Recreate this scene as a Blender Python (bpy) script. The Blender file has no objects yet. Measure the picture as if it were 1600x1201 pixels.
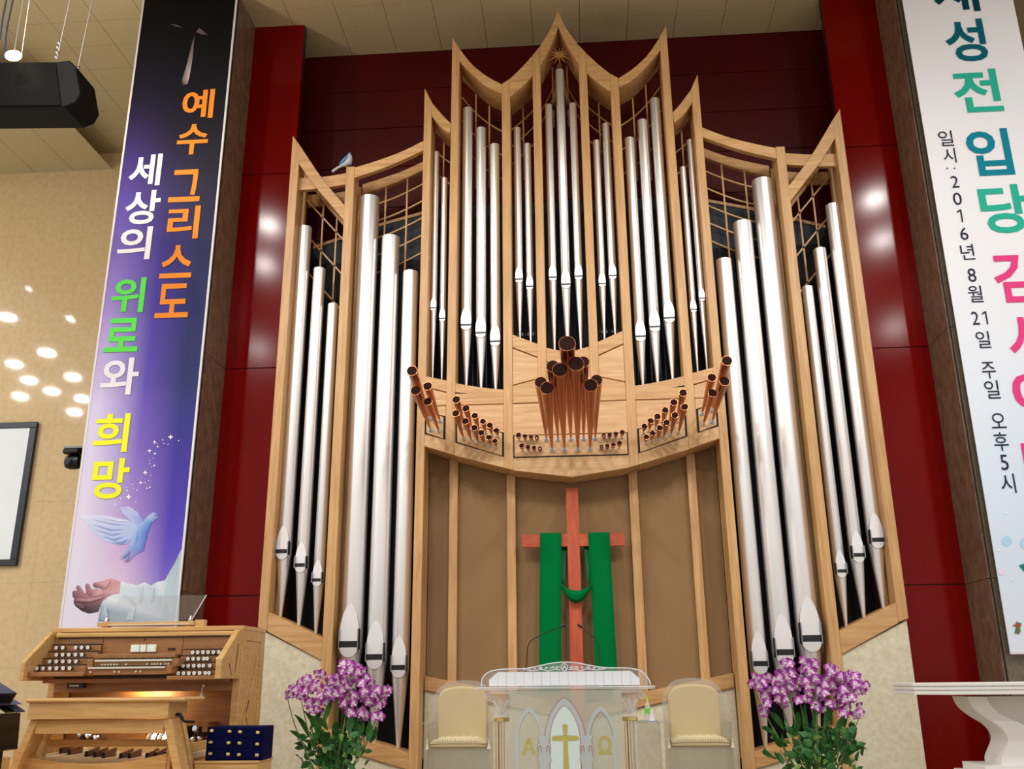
import bpy, bmesh, math, random
from mathutils import Vector, Matrix
C = bpy.context.scene.collection
SC = bpy.context.scene
PI = math.pi

# ------------------------------------------------------------------ camera
FPX, YAW, PITCH, ROLL, CX, CZ = 1450.0, 0.06826, 0.30788, -0.009922, 0.05, 1.15
fw = Vector((-math.sin(YAW)*math.cos(PITCH), math.cos(YAW)*math.cos(PITCH), math.sin(PITCH)))
rt = Vector((math.cos(YAW), math.sin(YAW), 0))
up = rt.cross(fw)
rt, up = rt*math.cos(ROLL)+up*math.sin(ROLL), up*math.cos(ROLL)-rt*math.sin(ROLL)
cam_data = bpy.data.cameras.new('camera')
cam_data.sensor_width = 36; cam_data.lens = FPX/1600*36; cam_data.clip_end = 200
cam = bpy.data.objects.new('camera', cam_data); C.objects.link(cam)
m = Matrix((rt, up, -fw)).transposed().to_4x4(); m.translation = Vector((CX, 0, CZ))
cam.matrix_world = m
SC.camera = cam

def at(px, py, Y):
    """point of the place seen at pixel (px,py) of the 1600x1201 photograph, on the upright plane at depth Y"""
    d = fw + rt*((px-800)/FPX) - up*((py-600.5)/FPX)
    t = Y/d.y
    return Vector((CX+d.x*t, Y, CZ+d.z*t))
def xz(px, py, Y):
    v = at(px, py, Y); return (v.x, v.z)

# ------------------------------------------------------------------ world, lights, exposure
SC.view_settings.view_transform = 'Standard'; SC.view_settings.look = 'None'
SC.view_settings.exposure = 0.0; SC.view_settings.gamma = 1; SC.view_settings.use_curve_mapping = False
w = bpy.data.worlds.new('hall'); SC.world = w; w.use_nodes = True
bg = w.node_tree.nodes['Background']; bg.inputs[0].default_value = (1.0, .975, .95, 1); bg.inputs[1].default_value = .78

def area(name, loc, target, size, power, col=(1, .965, .93), spread=PI):
    l = bpy.data.lights.new(name, 'AREA'); l.shape = 'DISK'; l.size = size; l.energy = power; l.color = col; l.spread = spread
    o = bpy.data.objects.new(name, l); C.objects.link(o); o.location = loc
    o.rotation_euler = (Vector(target)-Vector(loc)).to_track_quat('-Z', 'Y').to_euler()
    return o
def spot(name, loc, target, power, ang, blend=.5, r=.2, col=(1, .965, .925)):
    l = bpy.data.lights.new(name, 'SPOT'); l.energy = power; l.color = col; l.spot_size = ang; l.spot_blend = blend; l.shadow_soft_size = r
    o = bpy.data.objects.new(name, l); C.objects.link(o); o.location = loc
    o.rotation_euler = (Vector(target)-Vector(loc)).to_track_quat('-Z', 'Y').to_euler()
    return o
# downlights in the hall ceiling (their mirror images are the bright dots on the polished walls)
DL = [(-6.9, 5.7), (-7.7, 3.6), (-11.95, 12.06), (-14.25, 9.57), (-16.2, 7.7), (-14.3, 7.4), (-16.74, 4.67), (-18.4, 3.7),
      (-18.9, 2.0), (-17.2, 2.2), (-20.3, .2), (-18.8, .7), (-18.2, -.3), (-19.4, -2.0), (-9.9, -2.5), (-3.4, 2.0), (-3.4, -3)]
for s in (-1, 1):
    for x, y in DL:
        if s > 0 and x < -15: continue
        area('ceiling_downlight', (-s*x, y, 11.28), (-s*x, y, 0), .42, 175)
# stage spotlights further down the hall
for x in (-6.5, -2.4, 2.4, 6.5):
    spot('stage_spot', (x, 1.5, 10.6), (x*.5, 12.0, 4.9), 880, math.radians(48), .9, .3)
for x in (-3.2, 3.2):
    spot('stage_spot', (x, 4.6, 11.0), (x*.55, 12.1, 9.0), 880*.28, math.radians(30), .9, .2, (1, .8, .55))

# ------------------------------------------------------------------ materials
def lin(c):
    return tuple(((v/255)/12.92 if v/255 <= .04045 else ((v/255+.055)/1.055)**2.4) for v in c)
def hx(s):
    s = s.lstrip('#'); return tuple(int(s[i:i+2], 16) for i in (0, 2, 4))
MATS = {}
def mat(name, rgb, rough=.5, metal=0., **kw):
    m = bpy.data.materials.new(name); m.use_nodes = True
    b = m.node_tree.nodes['Principled BSDF']
    b.inputs['Base Color'].default_value = (*lin(rgb), 1); b.inputs['Roughness'].default_value = rough; b.inputs['Metallic'].default_value = metal
    for k, v in kw.items(): b.inputs[k.replace('_', ' ')].default_value = v
    MATS[name] = m; return m
def noise_color(m, c1, c2, scale=(5, 5, 5), nscale=3., detail=6, rough=.6, bump=0., lo=.35, hi=.65, rvar=None, dist=0.):
    nt = m.node_tree; N = nt.nodes; L = nt.links; b = N['Principled BSDF']
    tc = N.new('ShaderNodeNewGeometry'); mp = N.new('ShaderNodeMapping'); mp.inputs['Scale'].default_value = scale
    L.new(tc.outputs['Position'], mp.inputs['Vector'])
    n = N.new('ShaderNodeTexNoise'); n.inputs['Scale'].default_value = nscale; n.inputs['Detail'].default_value = detail; n.inputs['Roughness'].default_value = rough
    n.inputs['Distortion'].default_value = dist
    L.new(mp.outputs[0], n.inputs['Vector'])
    r = N.new('ShaderNodeValToRGB'); r.color_ramp.elements[0].position = lo; r.color_ramp.elements[1].position = hi
    r.color_ramp.elements[0].color = (*lin(c1), 1); r.color_ramp.elements[1].color = (*lin(c2), 1)
    L.new(n.outputs['Fac'], r.inputs[0]); L.new(r.outputs[0], b.inputs['Base Color'])
    if bump:
        bp = N.new('ShaderNodeBump'); bp.inputs['Strength'].default_value = bump; bp.inputs['Distance'].default_value = .01
        L.new(n.outputs['Fac'], bp.inputs['Height']); L.new(bp.outputs[0], b.inputs['Normal'])
    if rvar:
        mr = N.new('ShaderNodeMapRange'); mr.inputs['To Min'].default_value = rvar[0]; mr.inputs['To Max'].default_value = rvar[1]
        L.new(n.outputs['Fac'], mr.inputs['Value']); L.new(mr.outputs[0], b.inputs['Roughness'])
    return m
def nmat(name, c1, c2, scale, rough, nscale=3., **kw):
    k2 = {k: kw.pop(k) for k in list(kw) if k in ('metal', 'Coat_Weight', 'Specular_IOR_Level', 'IOR')}
    m = mat(name, c1, rough, k2.pop('metal', 0.), **k2)
    return noise_color(m, c1, c2, scale, nscale, **kw)
wood = nmat('maple_upright', (190, 143, 89), (213, 168, 113), (9, 9, .55), .42, 2.4, dist=.4)
woodh = nmat('maple_level', (188, 140, 86), (215, 170, 115), (.6, 9, 9), .42, 2.4, dist=.5)
panelw = nmat('maple_panel', (199, 155, 103), (221, 180, 130), (.7, 5, 7), .45, 2.2, dist=.8)
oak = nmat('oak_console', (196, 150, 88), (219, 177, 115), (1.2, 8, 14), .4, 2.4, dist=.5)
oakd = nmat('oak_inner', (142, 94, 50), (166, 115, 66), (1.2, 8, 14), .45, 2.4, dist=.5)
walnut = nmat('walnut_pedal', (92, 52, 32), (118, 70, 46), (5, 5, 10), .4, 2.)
redm = nmat('red_lacquer', (112, 3, 1), (122, 5, 2), (.5, .5, .4), .13, 1.5, Specular_IOR_Level=.15)
redw = nmat('red_wall', (70, 2, 2), (80, 3, 3), (.5, .5, .4), .45, 1.5, Specular_IOR_Level=.2)
marb = nmat('brown_marble', (100, 80, 64), (136, 112, 90), (3, 3, 2), .22, 3., detail=9, lo=.3, hi=.7)
stone = nmat('beige_stone', (214, 184, 136), (228, 202, 158), (2, 2, 2), .045, 5., detail=9, lo=.3, hi=.7, Specular_IOR_Level=.35)
stone2 = nmat('pale_stone', (206, 196, 164), (230, 222, 196), (4, 4, 4), .5, 4., detail=9, lo=.3, hi=.7)
greym = nmat('grey_marble', (98, 90, 74), (122, 112, 94), (6, 6, 4), .3, 5., detail=8)
ceilm = nmat('ceiling_tile', (198, 184, 144), (206, 192, 152), (4, 4, 4), .8, 6.)
gapm = mat('ceiling_gap', (128, 114, 86), .8)
cloth = nmat('brown_acoustic_cloth', (140, 108, 72), (150, 117, 79), (30, 30, 30), .9, 10., bump=.05)
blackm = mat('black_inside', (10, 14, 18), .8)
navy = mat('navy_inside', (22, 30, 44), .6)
pipem = mat('polished_tin', (240, 238, 236), .36, .85)
pipel = mat('bright_tin', (240, 238, 238), .4, .6)
slotm = mat('mouth_shade', (14, 18, 22), .35)  # shade of the open pipe mouths as a near-black colour
earm = mat('pipe_ear', (150, 152, 156), .3, 1.)
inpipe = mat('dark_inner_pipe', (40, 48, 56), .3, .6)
copper = mat('copper', (192, 114, 72), .26, 1.)
copshade = mat('copper_bore_shade', (40, 13, 8), .6, .0, Specular_IOR_Level=.1)  # shade inside the bells, painted as a near-black brown
chrome = mat('chrome', (215, 220, 226), .15, 1.)
bootm = mat('silvery_boot', (214, 220, 228), .3, .5)
brass = mat('brass', (226, 204, 130), .3, .8)
crossm = nmat('cherry_cross', (172, 70, 38), (192, 88, 50), (8, 8, 1), .45, 3.)
green = nmat('green_cloth', (0, 104, 48), (0, 114, 56), (30, 30, 30), .9, 6., Specular_IOR_Level=.05)
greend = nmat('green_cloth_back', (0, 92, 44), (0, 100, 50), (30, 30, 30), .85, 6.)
black = mat('black_plastic', (16, 16, 18), .35)
blackg = mat('black_gloss', (8, 9, 9), .2, 0, Specular_IOR_Level=.3)
white = mat('white_paint', (240, 238, 234), .4)
screenw = mat('screen_white', (240, 246, 250), .5)
cream = nmat('cream_upholstery', (198, 180, 138), (206, 188, 147), (20, 20, 20), .8, 6.)
cushm = mat('cushion_stripe', (226, 212, 172), .75)
ivory = mat('ivory', (226, 220, 200), .3)
velvet = mat('blue_velvet', (4, 6, 56), .8, 0, Specular_IOR_Level=.1)
frost = mat('frosted_white', (232, 236, 242), .5)
bluep = mat('bird_blue', (84, 138, 190), .6)
birdw = mat('bird_white', (196, 196, 204), .6)
leafm = nmat('leaf_green', (34, 92, 40), (66, 128, 62), (12, 12, 12), .45, 3.)
leafl = nmat('leaf_light', (96, 150, 66), (150, 186, 96), (12, 12, 12), .45, 3.)
stemm = mat('stem_green', (98, 128, 62), .5)
petalm = mat('petal', (170, 40, 160), .6)
lampm = mat('lamp_glow', (255, 240, 220), .5); _b = lampm.node_tree.nodes['Principled BSDF']
_b.inputs['Emission Color'].default_value = (1, .82, .55, 1); _b.inputs['Emission Strength'].default_value = 14
redled = mat('red_led', (120, 20, 20), .4)
goldp = mat('gold_print', (190, 180, 92), .5)
frame_m = mat('screen_frame', (30, 38, 50), .4)
teal = mat('banner_teal', (0, 100, 112), .6)
cable = mat('steel_cable', (170, 168, 160), .4, .6)

def glassmat(name, tint, alpha=.1, rough=.05, ior=1.35):
    m = bpy.data.materials.new(name); m.use_nodes = True; nt = m.node_tree; N = nt.nodes; L = nt.links
    N.remove(N['Principled BSDF']); out = N['Material Output']
    t = N.new('ShaderNodeBsdfTransparent'); g = N.new('ShaderNodeBsdfGlossy'); g.inputs['Roughness'].default_value = rough
    d = N.new('ShaderNodeBsdfDiffuse'); d.inputs[0].default_value = (*lin(tint), 1)
    lw = N.new('ShaderNodeLayerWeight'); lw.inputs['Blend'].default_value = .5
    pw = N.new('ShaderNodeMath'); pw.operation = 'POWER'; pw.inputs[1].default_value = 3.5; L.new(lw.outputs['Facing'], pw.inputs[0])
    fr = N.new('ShaderNodeMath'); fr.operation = 'MULTIPLY_ADD'; fr.inputs[1].default_value = .55; fr.inputs[2].default_value = .04*ior; L.new(pw.outputs[0], fr.inputs[0])
    m1 = N.new('ShaderNodeMixShader'); m1.inputs[0].default_value = alpha
    m2 = N.new('ShaderNodeMixShader')
    L.new(t.outputs[0], m1.inputs[1]); L.new(d.outputs[0], m1.inputs[2])
    L.new(fr.outputs[0], m2.inputs[0]); L.new(m1.outputs[0], m2.inputs[1]); L.new(g.outputs[0], m2.inputs[2])
    L.new(m2.outputs[0], out.inputs[0]); return m
acryl = glassmat('clear_acrylic', (215, 220, 220), .07)
acryl2 = glassmat('smoky_acrylic', (196, 190, 172), .22)
crystal = glassmat('cut_crystal', (252, 250, 244), .34, .05, 1.5)
frostg = glassmat('frosted_glass', (190, 194, 178), .74, .15)
paleg = glassmat('etched_pale', (226, 244, 242), .92, .2)
etch = glassmat('etched_blue', (200, 212, 216), .8, .2)

# ------------------------------------------------------------------ mesh helpers
class MB:
    def __init__(s): s.v = []; s.f = []; s.smooth = False; s.col = None
    def add(s, vs, fs):
        n = len(s.v); s.v += [tuple(v) for v in vs]; s.f += [tuple(i+n for i in f) for f in fs]; return s
    def box(s, x0, x1, y0, y1, z0, z1):
        return s.add([(x, y, z) for x in (x0, x1) for y in (y0, y1) for z in (z0, z1)],
                     [(0, 1, 3, 2), (4, 6, 7, 5), (0, 4, 5, 1), (2, 3, 7, 6), (0, 2, 6, 4), (1, 5, 7, 3)])
    def prism(s, poly, y0, y1):
        """outline in x,z pushed from y0 to y1"""
        a = sum(poly[i][0]*poly[(i+1) % len(poly)][1]-poly[(i+1) % len(poly)][0]*poly[i][1] for i in range(len(poly)))
        if a < 0: poly = poly[::-1]
        n = len(poly)
        return s.add([(x, y0, z) for x, z in poly]+[(x, y1, z) for x, z in poly],
                     [tuple(range(n)), tuple(range(2*n-1, n-1, -1))]+[(i, i+n, (i+1) % n+n, (i+1) % n) for i in range(n)])
    def band(s, up, lo, y0, y1):
        n = len(up)
        vs = [(x, y0, z) for x, z in up]+[(x, y0, z) for x, z in lo]+[(x, y1, z) for x, z in up]+[(x, y1, z) for x, z in lo]
        fs = []
        for i in range(n-1):
            j = i+1
            fs += [(n+i, n+j, j, i), (2*n+i, 2*n+j, 3*n+j, 3*n+i), (i, j, 2*n+j, 2*n+i), (3*n+i, 3*n+j, n+j, n+i)]
        fs += [(0, 2*n, 3*n, n), (n-1, 2*n-1, 4*n-1, 3*n-1)]
        return s.add(vs, fs)
    def tube(s, pts, r, n=8, caps=True):
        pts = [Vector(p) for p in pts]; rs = r if isinstance(r, (list, tuple)) else [r]*len(pts)
        prev = None; vs = []
        for i, p in enumerate(pts):
            t = (pts[min(i+1, len(pts)-1)]-pts[max(i-1, 0)]).normalized()
            if prev is None:
                a = Vector((0, 0, 1)) if abs(t.z) < .9 else Vector((0, 1, 0)); u = t.cross(a).normalized()
            else:
                u = (prev-t*prev.dot(t)).normalized()
            prev = u; v = t.cross(u)
            for k in range(n):
                a = 2*PI*k/n; vs.append(p+(u*math.cos(a)+v*math.sin(a))*rs[i])
        fs = []
        for i in range(len(pts)-1):
            for k in range(n):
                k2 = (k+1) % n; fs.append((i*n+k, i*n+k2, (i+1)*n+k2, (i+1)*n+k))
        if caps: fs += [tuple(range(n))[::-1], tuple(range((len(pts)-1)*n, len(pts)*n))]
        s.smooth = True
        return s.add(vs, fs)
    def lathe(s, prof, base, axis=(0, 0, 1), n=16, flat=None):
        ax = Vector(axis).normalized(); a = Vector((1, 0, 0)) if abs(ax.x) < .9 else Vector((0, 1, 0))
        u = ax.cross(a).normalized(); v = ax.cross(u); base = Vector(base); vs = []
        for r, h in prof:
            for k in range(n):
                t = 2*PI*k/n; vs.append(base+ax*h+(u*math.cos(t)+v*math.sin(t))*r)
        fs = [(i*n+k, i*n+(k+1) % n, (i+1)*n+(k+1) % n, (i+1)*n+k) for i in range(len(prof)-1) for k in range(n)]
        if prof[0][0] > 1e-5: fs.append(tuple(range(n))[::-1])
        if prof[-1][0] > 1e-5: fs.append(tuple(range((len(prof)-1)*n, len(prof)*n)))
        s.smooth = True
        return s.add(vs, fs)
    def ball(s, c, r, n=10, sc=(1, 1, 1)):
        c = Vector(c); vs = []; m = n//2
        for i in range(m+1):
            th = PI*i/m
            for k in range(n):
                ph = 2*PI*k/n; vs.append((c.x+r*sc[0]*math.sin(th)*math.cos(ph), c.y+r*sc[1]*math.sin(th)*math.sin(ph), c.z+r*sc[2]*math.cos(th)))
        fs = [(i*n+k, (i+1)*n+k, (i+1)*n+(k+1) % n, i*n+(k+1) % n) for i in range(m) for k in range(n)]
        s.smooth = True
        return s.add(vs, fs)
    def build(s, name, m, parent=None, bevel=0, merge=True):
        me = bpy.data.meshes.new(name)
        org = Vector((0, 0, 0))
        if parent is None:
            xs = [v[0] for v in s.v]; ys = [v[1] for v in s.v]; zs = [v[2] for v in s.v]
            org = Vector(((min(xs)+max(xs))/2, (min(ys)+max(ys))/2, min(zs)))
            off = org
        else:
            off = WLOC[parent.name]
        me.from_pydata([(v[0]-off.x, v[1]-off.y, v[2]-off.z) for v in s.v], [], s.f)
        if s.col:
            ca = me.color_attributes.new('Col', 'FLOAT_COLOR', 'POINT')
            for i, c in enumerate(s.col): ca.data[i].color = (*c, 1)
        bm = bmesh.new(); bm.from_mesh(me)
        if merge and not s.col: bmesh.ops.remove_doubles(bm, verts=bm.verts, dist=1e-6)
        bmesh.ops.recalc_face_normals(bm, faces=bm.faces)
        bm.to_mesh(me); bm.free()
        if s.smooth:
            me.shade_smooth(); me.set_sharp_from_angle(angle=math.radians(38))
        o = bpy.data.objects.new(name, me); C.objects.link(o); me.materials.append(m)
        if parent is not None: o.parent = parent
        else: o.location = org
        WLOC[o.name] = off if parent is None else off
        if bevel:
            b = o.modifiers.new('bevel', 'BEVEL'); b.width = bevel; b.segments = 1; b.limit_method = 'ANGLE'
        return o
WLOC = {}
def empty(name, loc):
    o = bpy.data.objects.new(name, None); o.empty_display_size = .1; C.objects.link(o); o.location = loc; WLOC[o.name] = Vector(loc); return o
def tag(o, label=None, cat=None, group=None, kind=None):
    if label: o['label'] = label
    if cat: o['category'] = cat
    if group: o['group'] = group
    if kind: o['kind'] = kind
    return o
def struct(o, label, cat='wall'): return tag(o, label, cat, kind='structure')
def copy_tree(o, parent=None):
    c = o.copy(); C.objects.link(c); WLOC[c.name] = WLOC.get(o.name, Vector())
    if parent is not None: c.parent = parent
    for ch in list(o.children): copy_tree(ch, c)
    return c
def crom(pts, n=6):
    out = []; P = [pts[0]]+list(pts)+[pts[-1]]
    for i in range(1, len(P)-2):
        for k in range(n):
            t = k/n; r = []
            for d in range(len(pts[0])):
                a, b, c, e = P[i-1][d], P[i][d], P[i+1][d], P[i+2][d]
                r.append(.5*((2*b)+(c-a)*t+(2*a-5*b+4*c-e)*t*t+(3*b-a-3*c+e)*t**3))
            out.append(tuple(r))
    out.append(tuple(pts[-1])); return out
def resample(pts, n):
    L = [0]
    for a, b in zip(pts, pts[1:]): L.append(L[-1]+math.dist(a, b))
    out = []
    for k in range(n):
        t = L[-1]*k/(n-1); i = 0
        while i < len(L)-2 and L[i+1] < t: i += 1
        q = (t-L[i])/max(1e-9, L[i+1]-L[i]); out.append(tuple(pts[i][d]+(pts[i+1][d]-pts[i][d])*q for d in range(len(pts[0]))))
    return out
def fl(poly, s): return [(s*x, z) for x, z in poly]
# ================================================================== SETTING
CEIL, YB, YR, YP = 11.35, 13.2, 12.35, 11.6
fl_ = MB().box(-14, 14, -12, 16.2, -.1, 0).build('floor', mat('stage_carpet', (150, 136, 116), .9)); struct(fl_, 'light brown stage floor under the organ', 'floor')
da = MB().box(-6.2, -3.3, 7.6, 10.25, .001, .4).build('trim_5', oak); struct(da, 'low wooden platform that the organ console stands on', 'platform')
# ceiling of square tiles
ce = MB().box(-9.7, 12, -12, 16.2, CEIL, CEIL+.1).build('ceiling', gapm); struct(ce, 'olive beige tiled ceiling', 'ceiling')
TX, TY = .775, .6
rt0 = MB().box(.004, TX-.004, .004, TY-.004, CEIL-.018, CEIL-.001)
first = None
ix = range(-13, 8)
for i in ix:
    for j in range(0, 9):
        x = -.43+i*TX; y = YB-.02-(j+1)*TY if j < 4 else YB-.02+(j-4)*TY
        if -.43+i*TX > -4.4 and j >= 4: continue
        if x < -9.75: continue
        if first is None:
            first = rt0.build('ceiling_tile', ceilm, ce); base = Vector(first.location); o = first
        else:
            o = first.copy(); C.objects.link(o)
        o.location = base+Vector((x, y, 0))
# the lower soffit at the far left
lc = MB().box(-14, -9.72, 6, 16.2, 10.98, CEIL+.1).build('trim_6', ceilm, None); struct(lc, 'lowered beige ceiling strip over the left stone wall', 'ceiling')
for k in range(6):
    MB().box(-13.8+.8*k, -13.8+.8*k+.79, 12.5, 15.8, 10.965, 10.979).build('ceiling_tile', ceilm, lc)
# back wall of wide red boards
wb = MB().box(-4.95, 4.95, YB, YB+.2, 0, CEIL).build('wall_back', redw); struct(wb, 'dark red panelled wall behind the pipe organ')
for z0, z1 in [(10.605, CEIL-.02), (9.875, 10.595), (9.145, 9.865), (8.405, 9.135), (7.675, 8.395), (6.945, 7.665)]:
    MB().box(-4.9, 4.9, YB-.02, YB-.001, z0, z1).build('red_board', redw, wb, bevel=.004)
# red pilasters and marble piers either side
SEAM = [0, 2.25, 5.45, 8.61, CEIL]
n = 0
for s, side in ((-1, 'left'), (1, 'right')):
    n += 1
    x0, x1 = sorted((s*4.12, s*4.95))
    p = MB().box(x0, x1, YR+.02, YR+.14, 0, CEIL-.005).build('wall_red_'+side, mat('red_core_'+side, (60, 6, 6), .5)); struct(p, 'glossy red lacquered wall strip on the %s of the organ' % side)
    for a, b in zip(SEAM, SEAM[1:]):
        MB().box(x0, x1, YR, YR+.019, a+.006, b-.006).build('red_panel', redm, p, bevel=.003)
    xa, xb = sorted((s*4.955, s*6.45))
    q = MB().box(xa, xb, YP+.03, 15.85, 0, CEIL-.005).build('wall_pier_'+side, mat('pier_core_'+side, (40, 32, 26), .6)); struct(q, 'brown marble pier on the %s of the organ' % side)
    for a, b in zip(SEAM, SEAM[1:]):
        xi = s*4.955
        MB().box(min(xi, xi-s*.02), max(xi, xi-s*.02), YP+.04, YR-.001, a+.003, b-.003).build('marble_slab', marb, q, bevel=.002)
        xj, xk = sorted((s*4.965, s*6.44))
        MB().box(xj, xk, YP+.005, YP+.029, a+.003, b-.003).build('marble_slab', greym if s > 0 else marb, q, bevel=.002)
# stone wall at the left, slab by slab
wl = MB().box(-14, -6.46, 15.83, 16, 0, CEIL).build('wall_left', mat('stone_joint', (196, 170, 124), .6)); struct(wl, 'polished beige stone wall at the left')
for r in range(8):
    for c in range(5):
        x0 = -14+c*1.52; z0 = r*1.42
        MB().box(x0+.001, x0+1.519, 15.8, 15.829, z0+.001, min(CEIL-.01, z0+1.419)).build('stone_slab', stone, wl)
wr = MB().box(6.46, 14, 15.83, 16, 0, CEIL).build('wall_right', stone); struct(wr, 'beige stone wall beyond the right banner')

# ================================================================== PIPE ORGAN
org = tag(empty('pipe_organ', (0, 12.2, 0)), 'large pipe organ with light maple case, silver pipes and copper horizontal trumpets', 'pipe organ')
YO = 12.0
def part(mb, name, m, bevel=.005, parent=None): return mb.build(name, m, parent or org, bevel=bevel)
# dark enclosure behind the pipes
enc = [(-3.92, .2), (3.92, .2), (3.92, 7.58), (3.5, 7.72), (2.9, 7.92), (2.24, 8.09), (1.9, 8.2), (0, 8.25), (-1.9, 8.2), (-2.24, 8.09), (-2.9, 7.92), (-3.5, 7.72), (-3.92, 7.58)]
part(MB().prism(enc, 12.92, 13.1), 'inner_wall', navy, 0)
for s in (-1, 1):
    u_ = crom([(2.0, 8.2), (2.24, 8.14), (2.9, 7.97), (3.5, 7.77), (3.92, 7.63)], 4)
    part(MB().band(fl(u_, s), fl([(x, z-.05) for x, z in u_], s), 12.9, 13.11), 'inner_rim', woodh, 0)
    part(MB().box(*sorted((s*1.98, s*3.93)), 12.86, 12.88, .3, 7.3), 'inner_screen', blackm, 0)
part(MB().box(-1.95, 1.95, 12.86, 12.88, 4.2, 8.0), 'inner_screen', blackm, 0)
for s in (-1, 1):
    D_ = .30
    part(MB().prism(fl([(3.94, 1.775), (4.065, 1.82), (4.065, 9.04), (3.94, 8.86)], s), YO, YO+D_), 'post', wood)
    part(MB().prism(fl([(3.085, 0), (3.215, 0), (3.215, 8.46), (3.085, 8.46)], s), YO, YO+D_), 'post', wood)
    part(MB().prism(fl([(1.96, 0), (2.077, 0), (2.06, 9.76), (1.945, 9.5)], s), YO, YO+D_), 'post', wood)
    part(MB().prism(fl([(1.55, 4.012), (1.672, 4.05), (1.645, 10.66), (1.53, 10.44)], s), YO, YO+D_), 'post', wood)
    part(MB().prism(fl([(.765, 3.788), (.888, 3.82), (.882, 9.76), (.757, 9.85)], s), YO, YO+D_), 'post', wood)
    part(MB().prism(fl([(.296, 4.71), (.414, 4.71), (.412, 10.24), (.292, 10.4)], s), YO, YO+D_), 'post', wood)
    # posts of the rear frame
    for xa, xb, z0, z1 in [(3.96, 4.05, 1.8, 8.7), (3.1, 3.19, .2, 8.4), (1.97, 2.06, .2, 9.3)]:
        part(MB().box(*sorted((s*xa, s*xb)), 12.5, 12.58, z0, z1), 'rear_post', wood)
    # inner side boards that darken the bays
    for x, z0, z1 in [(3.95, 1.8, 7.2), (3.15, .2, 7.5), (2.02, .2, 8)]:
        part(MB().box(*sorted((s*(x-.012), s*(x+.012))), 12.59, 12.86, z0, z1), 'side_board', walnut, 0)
    # crown boards
    def crown(u, l, y0, y1, nm='crown_beam'):
        u2 = resample(crom(u, 6), 13); l2 = resample(crom(l, 6), 13)
        return part(MB().band(fl(u2, s), fl(l2, s), y0, y1), nm, woodh)
    crown([(.882, 9.76), (1.11, 9.92), (1.34, 10.15), (1.53, 10.44)], [(.882, 9.60), (1.11, 9.73), (1.33, 9.965), (1.535, 10.22)], YO+.004, 12.5)
    crown([(.412, 10.24), (.58, 10.035), (.757, 9.85)], [(.412, 9.88), (.58, 9.69), (.757, 9.53)], YO+.004, 12.5)
    crown([(0, 11.06), (.11, 10.74), (.292, 10.4)], [(0, 10.74), (.13, 10.39), (.292, 10.05)], YO+.004, 12.5)
    crown([(1.652, 9.12), (1.78, 9.27), (1.947, 9.5)], [(1.66, 8.945), (1.79, 9.05), (1.947, 9.27)], YO+.004, 12.45)
    AC_u = [(2.06, 8.845), (2.405, 8.67), (2.78, 8.535), (3.085, 8.445)]; AC_l = [(2.06, 8.68), (2.46, 8.49), (2.78, 8.365), (3.085, 8.268)]
    BA_u = [(3.213, 8.41), (3.42, 8.378), (3.62, 8.36), (3.96, 8.355)]; BA_l = [(3.213, 8.218), (3.45, 8.182), (3.69, 8.16), (3.95, 8.148)]
    DG_u = [(3.21, 7.82), (3.42, 8.08), (3.63, 8.37), (3.945, 8.868)]; DG_l = [(3.21, 7.57), (3.42, 7.84), (3.70, 8.19), (3.945, 8.56)]
    crown(AC_u, AC_l, YO+.004, 12.09); crown(BA_u, BA_l, 12.085, 12.16); crown(DG_u, DG_l, YO+.002, 12.083)
    crown(AC_u, AC_l, 12.5, 12.58, 'rear_beam'); crown(BA_u, BA_l, 12.585, 12.64, 'rear_beam'); crown(DG_u, DG_l, 12.5, 12.58, 'rear_beam')
    # lattice of thin slats in the rear frame
    def slat(p, q, wd=.024): 
        (x0, z0), (x1, z1) = p, q; L = math.hypot(x1-x0, z1-z0); nx, nz = -(z1-z0)/L*wd/2, (x1-x0)/L*wd/2
        part(MB().prism(fl([(x0+nx, z0+nz), (x1+nx, z1+nz), (x1-nx, z1-nz), (x0-nx, z0-nz)], s), 12.515, 12.54), 'lattice_slat', wood, 0)
    def arcslat(pts, wd=.024):
        u2 = crom(pts, 5); part(MB().band(fl([(x, z+wd/2) for x, z in u2], s), fl([(x, z-wd/2) for x, z in u2], s), 12.525, 12.55), 'lattice_slat', wood, 0)
    for x in (2.39, 2.72): slat((x, 6.6), (x-.003, 8.53 if x < 2.5 else 8.40))
    for k in range(5):
        d = -.29*k; arcslat([(2.0, 8.5+d), (2.39, 8.29+d), (2.72, 8.15+d), (3.12, 8.04+d)])
    for x in (3.46, 3.68): slat((x, 5.6), (x, 7.9 if x < 3.5 else 8.15))
    for k in range(3): 
        d = -.56*k; slat((3.2, 7.35+d), (3.97, 8.25+d))
    for x in (1.12, 1.33): slat((x, 8.3), (x, 9.75 if x < 1.2 else 10.0))
    for k in range(3):
        d = -.42*k; arcslat([(.88, 9.25+d), (1.12, 9.42+d), (1.33, 9.63+d), (1.55, 9.93+d)])
    slat((.59, 8.4), (.59, 9.7))
    for k in range(3): arcslat([(.40, 9.66-.3*k), (.59, 9.46-.3*k), (.77, 9.3-.3*k)])
    slat((1.83, 7.6), (1.83, 9.2)); arcslat([(1.67, 8.72), (1.83, 8.85), (1.97, 9.0)]); arcslat([(1.67, 8.35), (1.83, 8.48), (1.97, 8.63)])
    slat((.115, 9.3), (.115, 10.4)); arcslat([(.02, 10.35), (.14, 9.95), (.3, 9.62)]); arcslat([(.05, 10.0), (.17, 9.7), (.3, 9.4)])
    slat((.02, 10.45), (.12, 9.6))
    # rails below the pipes
    part(MB().prism(fl([(3.94, 2.01), (3.215, 1.68), (3.215, 1.405), (3.94, 1.765)], s), YO+.006, 12.42), 'bottom_rail', woodh)
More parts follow.
